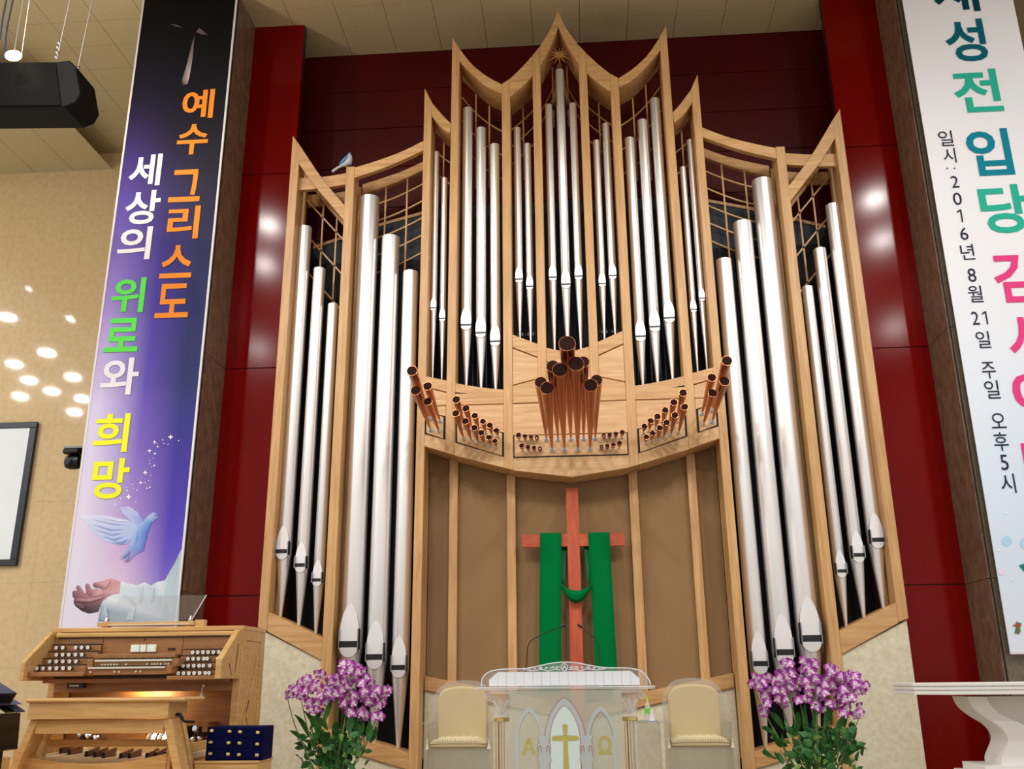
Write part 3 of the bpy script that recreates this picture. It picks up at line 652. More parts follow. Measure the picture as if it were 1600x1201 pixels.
stars = [(266.5, 682.5, 4.2), (241.5, 690.5, 3), (254, 687, 1.4), (256, 692.5, 1.3), (262.5, 694, 1.3), (279, 688, 1.4), (246.5, 697.5, 2), (245.5, 693, 1.2), (233.7, 704, 3.2), (242, 708.5, 2.3), (239.5, 716, 1.1), (234, 719, 1.3), (234.5, 724, 1.3),
         (237, 729, 1.2), (241, 727, 2), (227, 738, 3.8), (235.5, 742.5, 1.2), (219.7, 754, 3), (227, 753.5, 1.3), (232.5, 750.5, 1), (229.5, 762.5, 1.8), (234, 761, 2), (206.5, 756.5, 1.3), (198, 761, 1.4), (208.5, 763, 1.1), (198.5, 766, 2), (214, 765, 1.4),
         (201, 776, 4.8), (188.5, 778.5, 1.5), (179.5, 783.5, 1.4), (180, 788, 2), (212, 783.5, 1.4), (196, 787, 1)]
sp = []
for x, y, r in stars:
    pts = []
    for k in range(8):
        a = PI*k/4; q = r if k % 2 == 0 else r*.42; pts.append((x+q*math.cos(a), y+q*math.sin(a)))
    sp.append((pts, '#f4eefc'))
a_ = Art()
for pts, c in sp: a_.poly(pts, c, YN-.003)
tag(a_.build('printed_sparkles', pm, bl), kind='stuff')
# right banner: faint dots, a printed leaf at the edge and the small cross emblem
rb = [([(x+r*math.cos(PI*k/8), y+r*math.sin(PI*k/8)) for k in range(16)], c) for x, y, r, c in [(1573, 845, 8.2, '#b4dcf4'), (1603, 848, 9, '#b4dcf4'), (1564.5, 893, 5, '#ecdcec'), (1572, 801, 2, '#f4f4fa'), (1561, 859, 2, '#f4f4fa'), (1582, 905, 2.4, '#eef2fa')]]
rb.append(([(1592, 883), (1601, 880), (1612, 878), (1606, 896), (1600, 892)], '#1c8078'))
art('printed_dots', YN-.003, rb, br)
art('printed_emblem', YN-.006, [([(1586, 974), (1590, 972), (1596, 973), (1594, 980), (1595, 987), (1591, 990), (1585, 989), (1587, 981)], '#2e9468'),
    ([(1588, 970.5), (1590.3, 970.5), (1590.8, 975), (1595.5, 975), (1595.6, 977.6), (1591, 977.8), (1592.5, 990.5), (1590, 990.6), (1588.6, 978), (1583, 978.2), (1582.8, 975.7), (1588.4, 975.4)], '#c04a3e')], br)

# ================================================================== CROSS WITH GREEN CLOTH
YC = 12.25
cr = tag(empty('wooden_cross', (0, YC, 0)), 'tall reddish wooden cross standing before the brown cloth panels of the organ', 'cross')
a, b = at(884, 762, YC), at(903, 762, YC)
MB().box(a.x, b.x, YC, YC+.06, .0, a.z).build('upright', crossm, cr, bevel=.004)
c, d = at(815, 834, YC), at(977, 853, YC)
z1 = (at(815, 835, YC).z+at(977, 832, YC).z)/2; z0 = (at(815, 855, YC).z+at(977, 852, YC).z)/2
crh = nmat('cherry_cross_level', (172, 70, 38), (192, 88, 50), (1, 8, 8), .45, 3.)
MB().box(c.x, d.x, YC+.002, YC+.058, z0, z1).build('crossbar', crh, cr, bevel=.004)
dr = tag(empty('draped_cloth', (0, YC, z1)), 'long green cloth hung over both arms of the cross, looped in the middle', 'cloth')
def sheet(name, rows, m, th=.006):
    """rows of (x0,x1,y,z) give a hanging strip"""
    mb = MB(); n = 5; vs = []
    for i, (x0, x1, y, z) in enumerate(rows):
        for k in range(n):
            t = k/(n-1); vs.append((x0+(x1-x0)*t, y+.006*math.sin(t*9+i*.4), z))
    fs = [(i*n+k, i*n+k+1, (i+1)*n+k+1, (i+1)*n+k) for i in range(len(rows)-1) for k in range(n-1)]
    mb.add(vs, fs); mb.smooth = True; o = mb.build(name, m, dr)
    s = o.modifiers.new('thick', 'SOLIDIFY'); s.thickness = th; return o
for (xa, xb), (xc, xd), inner in (((844, 877), (841, 876), 1), ((919, 952), (931, 965), -1)):
    A, B = at(xa, 834, YC).x, at(xb, 834, YC).x; Cc, Dd = at(xc, 1045, YC-.03).x, at(xd, 1045, YC-.03).x
    rows = [(A+.01, B-.01, YC+.075, z1-.3), (A, B, YC+.075, z1-.02), (A, B, YC+.06, z1+.008), (A, B, YC-.012, z1+.008)]
    for k in range(9):
        t = k/8; rows.append((A+(Cc-A)*t, B+(Dd-B)*t, YC-.02-.02*min(1, t*4), z1-.03+(1.0-z1)*t))
    sheet('cloth_fall', rows, green)
    # the other end of the cloth runs behind the arm towards the loop
    e0 = at(877 if inner > 0 else 919, 856, YC+.07).x; e1 = at(886 if inner > 0 else 912, 856, YC+.07).x
    f0 = at(876 if inner > 0 else 924, 925, YC).x; f1 = at(882 if inner > 0 else 918, 905, YC).x
    rr_ = []
    for k in range(6):
        t = k/5; xo = e0-.10*inner*(1-t)+(f0-e0)*t; xi = e1+(f1-e1)*t
        rr_.append((min(xo, xi), max(xo, xi), YC+.07-.08*t, z1-.16+(at(880, 912, YC).z-z1+.16)*t))
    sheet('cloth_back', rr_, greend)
sw = MB(); n = 14; rows = []
for k in range(n+1):
    t = k/n; px = 876+(925-876)*t; u = 4*t*(1-t)
    top = at(px, 907+16*u**.8 if True else 0, YC-.05); bot = at(px, 916+26*u, YC-.05)
    y = YC-.01-.09*u
    rows.append([(top.x, y, top.z), (top.x, y-.035, (top.z*2+bot.z)/3), (bot.x, y-.03, (top.z+2*bot.z)/3), (bot.x, y, bot.z)])
vs = [v for r in rows for v in r]; sw.add(vs, [(i*4+k, i*4+k+1, (i+1)*4+k+1, (i+1)*4+k) for i in range(n) for k in range(3)])
sw.smooth = True; o = sw.build('cloth_loop', green, dr); q = o.modifiers.new('thick', 'SOLIDIFY'); q.thickness = .006

# ================================================================== ACRYLIC CHAIRS
def arch_poly(x0, x1, z0, zs, zt, n=10):
    cx = (x0+x1)/2; hw = (x1-x0)/2
    return [(x0, z0), (x1, z0)]+[(cx+hw*math.cos(PI*k/n), zs+(zt-zs)*math.sin(PI*k/n)) for k in range(n+1)]
def roundtop(x0, x1, z0, zt, r, crown):
    """back cushion outline: rounded shoulders, gently arched top"""
    cx, hw = (x0+x1)/2, (x1-x0)/2; c = r/hw; pts = [(x0, z0), (x1, z0)]; n = 26
    for k in range(n+1):
        u = math.cos(PI*k/n); e = max(0, (abs(u)-(1-c))/c)
        pts.append((cx+hw*u, zt-crown*u*u-r*(1-math.sqrt(max(0, 1-e*e)))))
    return pts
def make_chair(label):
    ch = tag(empty('acrylic_chair', (0, 10.9, 0)), label, 'chair', 'clear acrylic chairs beside the pulpit')
    Y = 10.9
    MB().prism(roundtop(-.345, .345, .12, 1.15, .2, .05), Y+.18, Y+.2).build('back_panel', acryl2, ch)
    for s in (-1, 1):
        MB().box(*sorted((s*.345, s*.33)), Y-.25, Y+.18, 0, .70).build('side_panel', acryl2, ch)
        MB().box(*sorted((s*.31, s*.40)), Y-.27, Y+.18, .70, .715).build('armrest', acryl, ch)
    MB().box(-.33, .33, Y-.24, Y+.18, .435, .45).build('seat_panel', acryl2, ch)
    MB().box(-.33, .33, Y-.22, Y-.205, .02, .435).build('front_panel', acryl2, ch)
    MB().prism(roundtop(-.285, .285, .52, 1.085, .11, .05), Y+.10, Y+.175).build('backrest', cream, ch, bevel=.02)
    MB().box(-.315, .315, Y-.23, Y+.16, .452, .505).build('seat', cream, ch, bevel=.015)
    cu = MB(); n = 22; mm = 6; vs = []
    for i in range(n+1):
        for j in range(mm+1):
            u = i/n*2-1; v = j/mm*2-1
            e = (1-abs(u)**6)*(1-abs(v)**6)
            vs.append((u*.31, Y-.04+v*.2, .507+.055*e+(.008*math.sin(i*2.2) if 0 < i < n else 0)*e))
    k0 = len(vs); fs = [(i*(mm+1)+j, (i+1)*(mm+1)+j, (i+1)*(mm+1)+j+1, i*(mm+1)+j+1) for i in range(n) for j in range(mm)]
    cu.add(vs, fs); cu.smooth = True; c = cu.build('cushion', cushm, ch); md = c.modifiers.new('thick', 'SOLIDIFY'); md.thickness = .02
    st_ = MB()
    for i in range(1, n, 1):
        x = -.31+.62*i/n; st_.box(x-.003, x+.003, Y-.245, Y-.235, .512, .55)
    st_.build('cushion_piping', cream, c)
    for s in (-1, 1):
        MB().lathe([(.004, .07), (.008, .055), (.006, .045), (.02, -.02), (.022, -.025), (0, -.025)], (s*.335, Y-.26, .47), n=10).build('tassel', ivory, c)
    return ch
ch1 = make_chair('clear acrylic armchair with striped tasselled cushion, left of the pulpit')
ch2 = copy_tree(ch1); ch2['label'] = 'clear acrylic armchair with flat quilted cushion, right of the pulpit'
ch1.location = (at(723, 1160, 10.9).x, 10.9, 0); ch2.location = (at(1085, 1063, 10.9).x, 10.9, 0); ch1.location.x = -1.30; ch2.location.x = 1.29
# side table with bottle and cup
sd = tag(empty('side_table', (.86, 10.7, 0)), 'small clear acrylic side table between the pulpit and the right chair', 'table')
MB().box(.58, .87, 10.5, 10.85, .70, .715).build('table_top', acryl2, sd)
for x in (.59, .86): MB().box(x-.008, x+.008, 10.52, 10.83, 0, .70).build('leg_panel', acryl2, sd)
MB().box(.6, .85, 10.83, 10.84, 0.02, .70).build('back_panel', acryl2, sd)
tr = MB().box(.69, .85, 10.52, 10.7, .7155, .723).build('tray', mat('tray_blue', (150, 178, 204), .4), None, bevel=.002); tag(tr, 'thin pale blue tray under the green bottle', 'tray')
bt = tag(empty('water_bottle', (.748, 10.64, .7235)), 'small clear water bottle with bright green cap and label', 'bottle')
MB().lathe([(.0, 0), (.028, 0), (.03, .01), (.03, .12), (.026, .15), (.012, .185), (.012, .205)], (.748, 10.64, .7235), n=14).build('bottle_body', crystal, bt)
MB().lathe([(.0315, .065), (.0315, .12)], (.748, 10.64, .7235), n=14).build('label_band', mat('label_green', (110, 220, 70), .5), bt)
MB().lathe([(.0, .23), (.015, .23), (.015, .2), (0, .2)], (.748, 10.64, .7235), n=12).build('cap', mat('cap_green', (170, 235, 40), .4), bt)
cpx = at(1018, 1124, 10.56)
cup = MB().lathe([(0, 0), (.032, 0), (.018, .085), (.02, .1), (.016, .103), (0, .1)], (.785, 10.56, .7235), n=16).build('upturned_cup', white); tag(cup, 'small white upturned cup beside the water bottle', 'cup')

# ================================================================== PULPIT
pu = tag(empty('acrylic_pulpit', (-.11, 9.6, 0)), 'clear acrylic pulpit with crystal columns and etched gothic arch front', 'pulpit')
Yp = 9.55
x0, x1 = -.965, .75
MB().box(x0+.0, x1, Yp-.12, Yp+.35, 1.052, 1.082).build('desk_top', crystal, pu, bevel=.006)
MB().box(x0, x1, Yp-.126, Yp-.1205, 1.074, 1.084).build('desk_edge', frost, pu)
# sloping white reading board with thin joints
nb = 17; bx0, bx1 = -.86, .615
for k in range(nb):
    a = bx0+(bx1-bx0)*k/nb; b = bx0+(bx1-bx0)*(k+1)/nb; zt = 1.222
    if k == 0: zt = 1.17
    if k == nb-1: zt = 1.18
    if k in (0, nb-1):
        pl = [(a, 1.09), (b, 1.09), (b, 1.222 if k == 0 else 1.15), (a, 1.15 if k == 0 else 1.222)]
    else: pl = [(a, 1.09), (b, 1.09), (b, 1.222), (a, 1.222)]
    MB().prism([(x_+(.0012 if x_ == a else -.0012), z_) for x_, z_ in pl], Yp+.0, Yp+.012).build('reading_board', frost, pu)
guard = [(x0+.03, 1.09), (-.93, 1.16), (-.88, 1.215), (-.80, 1.242), (-.70, 1.25), (-.52, 1.253), (-.40, 1.27), (-.25, 1.30), (-.115, 1.31), (.02, 1.30), (.17, 1.27), (.29, 1.253), (.45, 1.25), (.55, 1.243), (.64, 1.215), (.70, 1.15), (.72, 1.09)]
gs = crom(guard, 4)
MB().prism(gs, Yp+.03, Yp+.04).build('guard_panel', acryl, pu)
MB().tube([(x, Yp+.028, z) for x, z in gs], .0055, 6).build('guard_edge', frost, pu)
# scroll ornament with round emblem
so = MB()
so.tube([(-.115+.034*math.cos(2*PI*k/20), Yp+.02, 1.262+.034*math.sin(2*PI*k/20)) for k in range(21)], .004, 5)
so.tube([(-.137, Yp+.02, 1.243), (-.115, Yp+.02, 1.288), (-.093, Yp+.02, 1.243)], .0045, 5)
so.tube([(-.127, Yp+.02, 1.243), (-.115, Yp+.02, 1.27), (-.103, Yp+.02, 1.243)], .004, 5)
for s in (-1, 1):
    for k in range(7):
        cx = -.115+s*(.07+.055*k); r = .026*(1-.09*k)*(1 if k % 2 else .8)
        so.tube([(cx+r*(1-.1*j/2)*math.cos(s*j*.75+k), Yp+.02, 1.246+.012*(6-k)/6+r*.75*(1-.12*j)*math.sin(j*.75)) for j in range(8)], .0042, 5)
    so.tube([(-.115+s*(.04+.06*k), Yp+.02, 1.238+.01*math.sin(k*2.4)) for k in range(7)], .0042, 5)
so.build('scroll_ornament', frost, pu)
# columns
def column(cx, w):
    r = w/2
    cap = MB()
    cap.lathe([(r*.95, .80), (r*1.0, .83), (r*.95, .85), (r*1.1, .90), (r*1.35, .95), (r*1.75, 1.0), (r*2.1, 1.02), (r*2.15, 1.05)], (cx, Yp, 0), n=20)
    cp = cap.build('capital', crystal, pu)
    for s in (-1, 1):
        pts = []
        for j in range(14):
            t = j/13; rad = .036*(1-.75*t); pts.append((cx+s*(r*1.75+rad*math.cos(t*9)), Yp-r*.9, .985+rad*math.sin(t*9)))
        MB().tube(pts, .007, 6).build('volute', crystal, cp)
        MB().tube([(cx+s*r*.2, Yp-r*1.0, .83), (cx+s*r*.5, Yp-r*1.15, .90), (cx+s*r*.95, Yp-r*1.3, .955), (cx+s*r*.8, Yp-r*1.4, .965)], [.012, .02, .014, .006], 6).build('acanthus_leaf', crystal, cp)
    MB().tube([(cx, Yp-r, .83), (cx, Yp-r*1.25, .9), (cx, Yp-r*1.6, .96)], [.014, .024, .01], 6).build('acanthus_leaf', crystal, cp)
    MB().lathe([(r*.98, .765), (r*1.06, .77), (r*1.06, .795), (r*.98, .80)], (cx, Yp, 0), n=20).build('gilt_ring', brass, pu)
    sh = MB().box(cx-r*.96, cx+r*.96, Yp-.06, Yp+.06, .05, .765).build('shaft', acryl, pu)
    for k, mm_ in enumerate([brass, crossm, frostg, brass, frost]):
        xk = cx-r*.72+k*r*.36; MB().box(xk-.007, xk+.007, Yp-.05, Yp-.035, .05, .76).build('shaft_edge', mm_, sh)
    MB().box(cx-.12, cx+.12, Yp-.1, Yp+.1, 0, .05).build('column_base', acryl2, pu)
column(-.735, .145); column(.50, .145)
# bowed front panel with etched arches
def fy(x): return Yp-.20-.03*(1-((x+.115)/.56)**2)
fp = MB(); n = 18; xs = [-.645+(1.07)*k/n for k in range(n+1)]; zs_ = [.03, .5, 1.05]
vs = [(x, fy(x), z) for x in xs for z in zs_]
fp.add(vs, [(i*3+j, (i+1)*3+j, (i+1)*3+j+1, i*3+j+1) for i in range(n) for j in range(2)]); fp.smooth = True
fo = fp.build('front_panel', frostg, pu)
def onfront(name, pts2, m, off, closed=True, wd=None):
    mb = MB()
    if wd is None:
        from mathutils.geometry import tessellate_polygon
        t = tessellate_polygon([[Vector((x, z, 0)) for x, z in pts2]])
        mb.add([(x, fy(x)-off, z) for x, z in pts2], [tuple(q) for q in t])
    else: mb.tube([(x, fy(x)-off, z) for x, z in pts2], wd, 5)
    return mb.build(name, m, fo)
ZF = lambda py: at(881, py, Yp-.2).z
XF = lambda px: at(px, 1140, Yp-.22).x
def gothic(xa, xb, zs, za, n=8):
    mid = (xa+xb)/2; L_ = [(xa+(mid-xa)*(1-math.cos(PI/2*k/n))**1.0*1, zs+(za-zs)*math.sin(PI/2*k/n)) for k in range(n+1)]
    L_ = [(xa+(mid-xa)*(k/n)**1.6, zs+(za-zs)*(1-(1-k/n)**1.35)) for k in range(n+1)]
    return L_+[(2*mid-x, z) for x, z in L_[-2::-1]]
def ring(o, i): return o+i[::-1]
XA, XB = XF(851), XF(914); zt_, zs0 = ZF(1089), ZF(1149)
oc = gothic(XA, XB, zs0, zt_); ic = gothic(XA+.05, XB-.05, zs0, zt_-.07)
onfront('etched_field', [(XA+.05, .03)]+ic+[(XB-.05, .03)], paleg, .002)
def strip(name, o_, i_, m, off):
    mb = MB(); n_ = len(o_)
    mb.add([(x, fy(x)-off, z) for x, z in o_]+[(x, fy(x)-off, z) for x, z in i_], [(k, k+1, n_+k+1, n_+k) for k in range(n_-1)]); return mb.build(name, m, fo)
strip('etched_arch', oc, ic, etch, .003)
for pts in (oc, ic): onfront('arch_line', pts, crossm, .004, wd=.0018)
for s, (pa, pb) in ((-1, (805, 849)), (1, (917, 962))):
    xa, xb = XF(pa), XF(pb); o_ = gothic(xa, xb, zs0, ZF(1103)); i_ = gothic(xa+.03, xb-.03, zs0, ZF(1103)-.05); strip('etched_arch', o_, i_, etch, .003)
    onfront('arch_line', i_, goldp if s < 0 else green, .004, wd=.0012)
    xo = xa if s < 0 else xb; xi = xa+.03 if s < 0 else xb-.03
    onfront('etched_side', [(xo, .03), (xi, .03), (xi, zs0), (xo, zs0)], etch, .003)
for px in (849.5, 915.5):
    c = XF(px)
    pr = [(.058, zs0+.002), (.058, zs0-.02), (.05, zs0-.03), (.05, zs0-.065), (.062, zs0-.075), (.062, zs0-.145), (.05, zs0-.155), (.062, zs0-.2), (.066, zs0-.21), (.05, zs0-.235), (.048, .03)]
    onfront('etched_pillar', [(c-a, z) for a, z in pr]+[(c+a, z) for a, z in pr[::-1]], etch, .0045)
    for sg in (-1, 1): onfront('pillar_line', [(c+sg*a, z) for a, z in pr], crossm, .006, wd=.0013)
    for k in (-1, 0, 1):
        xk = c+k*.036; onfront('small_arch', [(xk-.012, zs0-.14), (xk-.012, zs0-.1)]+[(xk+.012*math.cos(PI-PI*j/6), zs0-.1+.014*math.sin(PI*j/6)) for j in range(7)]+[(xk+.012, zs0-.14)], crossm if k else frost, .006, wd=.0022)
cx = XF(883); zc = ZF(1152.5)
def arm(x_, z_, dx_, dz_, w0, w1):
    return
onfront('etched_cross', [(cx-.013, zc+.025), (cx-.024, zc+.115), (cx, zc+.128), (cx+.024, zc+.115), (cx+.015, zc+.025), (cx+.115, zc+.02), (cx+.128, zc), (cx+.115, zc-.02), (cx+.017, zc-.022),
                         (cx+.034, .1), (cx-.03, .1), (cx-.016, zc-.022), (cx-.115, zc-.02), (cx-.128, zc), (cx-.115, zc+.02)], goldp, .005)
for chh, pb in (('Α', (815, 1152, 836, 1178)), ('Ω', (934, 1149, 954, 1178))):
    cu = bpy.data.curves.new('g', 'FONT'); cu.body = chh; cu.offset = .02; o = bpy.data.objects.new('g', cu); C.objects.link(o)
    dg = bpy.context.evaluated_depsgraph_get(); me = o.evaluated_get(dg).to_mesh(); vs = [v.co.copy() for v in me.vertices]; fs = [tuple(p.vertices) for p in me.polygons]
    bpy.data.objects.remove(o)
    l, r, t, b = XF(pb[0]), XF(pb[2]), ZF(pb[1]), ZF(pb[3]); a0, a1 = min(v.x for v in vs), max(v.x for v in vs); b0, b1 = min(v.y for v in vs), max(v.y for v in vs)
    mb = MB(); mb.add([((l+(v.x-a0)/(a1-a0)*(r-l)), fy(l+(v.x-a0)/(a1-a0)*(r-l))-.004, b+(v.y-b0)/(b1-b0)*(t-b)) for v in vs], fs); mb.build('greek_letter', goldp, fo)
MB().box(-.7, .5, Yp-.2, Yp+.3, 0, .03).build('plinth', acryl2, pu)
# microphones
for i, (pts, lab) in enumerate([([(822, 1045), (823.5, 1022), (828, 1003), (843, 993), (863, 984), (878, 978.5)], 'thin black gooseneck microphone on the left of the pulpit'),
                                ([(938, 1045), (936.5, 1022), (933, 1002), (922, 991), (908, 979.5)], 'thin black gooseneck microphone on the right of the pulpit')]):
    Ym = Yp+.06
    P = [at(x, y, Ym) for x, y in pts]; P[0].z = 1.083
    mc = tag(empty('gooseneck_microphone', tuple(P[0])), lab, 'microphone')
    sm = crom([tuple(p) for p in P], 5)
    MB().tube(sm, .0045, 6).build('gooseneck', black, mc)
    MB().tube([P[0], P[0]+Vector((0, 0, .06)), P[0]+Vector((0, 0, .16)), P[0]+Vector((0, 0, .2))], [.015, .013, .011, .005], 8).build('base_stem', black, mc)
    MB().lathe([(.022, 0), (.022, .012), (.014, .03), (.014, .06)], P[0], n=10).build('base_ring', chrome, mc)
    d = (P[-1]-P[-2]).normalized(); MB().tube([P[-1]-d*.01, P[-1]+d*.0, P[-1]+d*.03, P[-1]+d*.045], [.006, .013, .015, .008], 8).build('capsule', black, mc)
# ================================================================== ORGAN CONSOLE
con = tag(empty('organ_console', (-4.36, 9.8, .401)), 'oak two-manual organ console with rows of white stop knobs on stepped jambs', 'organ console')
def cp(mb, name, m, bevel=.004, parent=None): return mb.build(name, m, parent or con, bevel=bevel)
XL, XR = -5.375, -3.348
cp(MB().box(XL, XR, 9.5, 10.2, 1.655, 1.70), 'top_board', oak, .006)
cp(MB().box(-5.28, -3.41, 9.43, 9.5, 1.60, 1.645), 'front_rail', oak, .01)
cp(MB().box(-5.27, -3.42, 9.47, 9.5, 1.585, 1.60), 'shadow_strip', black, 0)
def yz_prism(mb, poly, xa, xb):
    n = len(poly)
    return mb.add([(xa, y, z) for y, z in poly]+[(xb, y, z) for y, z in poly], [tuple(range(n)), tuple(range(2*n-1, n-1, -1))]+[(i, i+n, (i+1) % n+n, (i+1) % n) for i in range(n)])
cheek = [(9.5, 1.655), (9.42, 1.655), (9.0, 1.36), (9.0, 1.185), (9.5, 1.185)]
for xa, xb in ((-5.345, -5.305), (-3.42, -3.36)):
    o = cp(yz_prism(MB(), cheek, xa, xb), 'cheek', oak)
# triangular ornament slots cut on the right cheek
for pa, pb in (((9.18, 1.33), (9.27, 1.22)), ((9.40, 1.52), (9.36, 1.25))):
    cp(yz_prism(MB(), [pa, (pa[0]+.02, pa[1]+.0), (pb[0]+.012, pb[1]), pb], -3.359, -3.357), 'ornament_slot', walnut, 0)
for xa, xb in ((-5.33, -5.26), (-3.425, -3.35)):
    cp(MB().box(xa, xb, 9.5, 9.62, .401, 1.655), 'corner_post', oak)
    cp(MB().box(xa, xb, 10.08, 10.19, .401, 1.655), 'corner_post', oak)
for x in (-5.3, -3.38):
    cp(MB().box(x-.015, x+.015, 9.62, 10.08, .45, 1.655), 'side_panel', oak, 0)
cp(MB().box(-3.37, -3.352, 9.62, 10.08, 1.56, 1.655), 'side_rail', oak, .002)
for (ya, za), (yb, zb) in (((10.06, 1.5), (9.74, .86)), ((9.80, .98), (9.68, .75)), ((9.74, .86), (10.06, .5))):
    cp(yz_prism(MB(), [(ya, za), (ya+.03, za), (yb+.03, zb), (yb, zb)], -3.364, -3.352), 'side_brace', oak, .002)
cp(MB().box(-5.26, -3.43, 10.15, 10.18, .401, 1.655), 'back_panel', oakd, 0)
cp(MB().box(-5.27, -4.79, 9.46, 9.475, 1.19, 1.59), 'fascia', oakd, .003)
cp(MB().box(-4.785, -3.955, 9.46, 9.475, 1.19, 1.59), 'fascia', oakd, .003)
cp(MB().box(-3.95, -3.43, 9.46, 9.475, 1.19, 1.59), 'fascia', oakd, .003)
# stepped stop jambs and their knobs
knob = MB().lathe([(.008, .05), (.02, .05), (.022, .03), (.012, .02), (.008, 0), (0, 0)], (0, 0, 0), (0, -1, 0), n=14)
knobm = mat('knob_black', (26, 22, 20), .3); knobf = mat('knob_face', (240, 238, 232), .3)
proto = None
def stop(x, y, z):
    global proto
    if proto is None:
        proto = MB().lathe([(0, 0), (.009, 0), (.01, .02), (.021, .03), (.022, .05), (.0, .05)], (0, 0, 0), (0, -1, 0), n=14).build('stop_knob', knobm, con)
        MB().lathe([(0, .0505), (.0185, .0505), (.0185, .053), (0, .0535)], (0, 0, 0), (0, -1, 0), n=14).build('knob_face', knobf, proto)
        MB().box(-.007, .007, -.0545, -.0535, -.001, .001).build('knob_print', blackm, proto)
        o = proto; proto_base[0] = o
        # meshes were written relative to the console; keep that offset
    else: o = copy_tree(proto, con)
    o.location = Vector((x, y, z)); return o
proto_base = [None]
LX = [[(356, 397, 477, 514, 553), 446], [(363, 402, 441, 482, 521), 490], [(327, 368, 409, 450, 490), 532], [(252, 292, 334, 375, 416, 456), 574]]
RX = [[(594, 652, 711, 770, 829, 890, 940), 791], [(547, 606, 666, 726, 765, 884), 864], [(499, 558, 620, 680, 728, 802), 943], [(453, 512, 572, 632, 694, 757, 800), 1027]]
YJ = [9.43, 9.37, 9.30, 9.22]
for k in range(4):
    y = YJ[k]; xs_, zpy = LX[k]
    zc = at(110, 900+zpy/4, y-.04).z
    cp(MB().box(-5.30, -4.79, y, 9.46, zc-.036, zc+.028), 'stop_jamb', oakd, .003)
    cp(MB().box(-5.30, -4.79, y-.003, 9.455, zc+.029, zc+.036), 'jamb_strip', black, 0)
    for px in xs_: stop(at(px/4, 1010, y-.04).x, y, zc)
    xs_, zpy = RX[k]; zc = at(310, 910+zpy*.1375, y-.04).z
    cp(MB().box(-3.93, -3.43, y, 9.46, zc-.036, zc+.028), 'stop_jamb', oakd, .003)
    cp(MB().box(-3.95, -3.43, y-.003, 9.455, zc+.029, zc+.036), 'jamb_strip', black, 0)
    for px in xs_:
        xx = at(220+px*.1375, 1020, y-.04).x
        if xx < -3.44: stop(xx, y, zc)
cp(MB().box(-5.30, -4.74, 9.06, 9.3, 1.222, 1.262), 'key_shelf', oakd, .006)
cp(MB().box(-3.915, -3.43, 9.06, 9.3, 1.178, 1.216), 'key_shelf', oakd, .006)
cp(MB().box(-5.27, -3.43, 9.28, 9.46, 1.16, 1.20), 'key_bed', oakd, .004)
# two manuals, slightly stepped
def manual(xa, xb, y, z):
    mn = cp(MB().box(xa-.03, xb+.03, y+.02, y+.2, z-.075, z-.018), 'manual', oakd, .003)
    n = 35; w_ = (xb-xa)/n; k = MB()
    for i in range(n): k.box(xa+w_*i+.0008, xa+w_*(i+1)-.0008, y, y+.14, z-.018, z)
    tag(k.build('ivory_keys', ivory, mn), kind='stuff')
    k = MB()
    for i in range(n-1):
        if i % 7 in (2, 6): continue
        k.box(xa+w_*(i+1)-.006, xa+w_*(i+1)+.006, y+.05, y+.14, z, z+.012)
    tag(k.build('ebony_keys', black, mn), kind='stuff')
    for e in (xa-.045, xb+.045): MB().box(e-.028, e+.028, y-.01, y+.16, z-.07, z+.006).build('key_block', oakd, mn, bevel=.006)
    for px in ([636, 654, 672, 690, 709, 728, 785, 915, 946, 964, 982, 1001, 1028, 1047, 1087] if z > 1.33 else [566, 716, 745, 850, 878, 1052]):
        X = at(px/4, 1040, y).x; MB().lathe([(0, 0), (.009, 0), (.009, .012), (0, .014)], (X, y+.02, z-.047), (0, -1, 0), n=8).build('piston', ivory, mn)
manual(-4.70, -3.925, 9.17, 1.375); manual(-4.715, -3.95, 9.08, 1.306)
cp(MB().box(-4.79, -3.95, 9.3, 9.46, 1.385, 1.43), 'manual_hood', oakd, .008)
for (xa, xb) in (((816, 873)), ((875, 914)), ((918, 976))):
    l, r = at(xa/4, 1012, 9.44).x, at(xb/4, 1012, 9.44).x; b, t = at(222, 900+473/4, 9.44).z, at(222, 900+427/4, 9.44).z
    k = cp(MB().box(l+.003, r-.003, 9.435, 9.459, b, t), 'index_card', mat('card', (238, 246, 238), .5), .002)
l, r = at(1049/4, 1013, 9.455).x, at(1095/4, 1013, 9.455).x; z = at(268, 1013.6, 9.455).z
cp(MB().box(l, r, 9.453, 9.459, z-.01, z+.01), 'display', black, 0); cp(MB().box(l+.025, l+.05, 9.450, 9.4529, z-.006, z+.002), 'display_digit', redled, 0)
X, z = at(226, 999, 9.455).x, at(226, 999, 9.455).z
cp(MB().lathe([(0, 0), (.009, 0), (.008, .01), (0, .012)], (X, 9.459, z), (0, -1, 0), n=10), 'lock', black, 0)
# knee board, lamp under the key bed
cp(MB().box(-5.26, -3.43, 9.50, 9.52, 1.072, 1.17), 'knee_rail', oakd, .003)
cp(MB().box(-5.26, -3.43, 9.84, 9.86, .42, 1.16), 'knee_panel', oakd, .0)
bx = cp(MB().box(at(107, 1060, 9.4).x, at(132, 1060, 9.4).x, 9.38, 9.46, 1.11, 1.16), 'switch_box', black, .003)
for k in range(4): MB().box(at(110.5+k*3.8, 1060, 9.375).x, at(112.8+k*3.8, 1060, 9.375).x, 9.374, 9.381, 1.127, 1.142).build('switch', brass, bx)
cp(MB().box(-4.5, -4.26, 9.6, 9.64, 1.13, 1.15), 'lamp_tube', lampm, 0)
l_ = area('console_lamp', (-4.38, 9.66, 1.12), (-4.38, 9.84, 1.0), .3, 6, (1, .78, .45)); l_.data.shape = 'RECTANGLE'; l_.data.size = .25; l_.data.size_y = .05
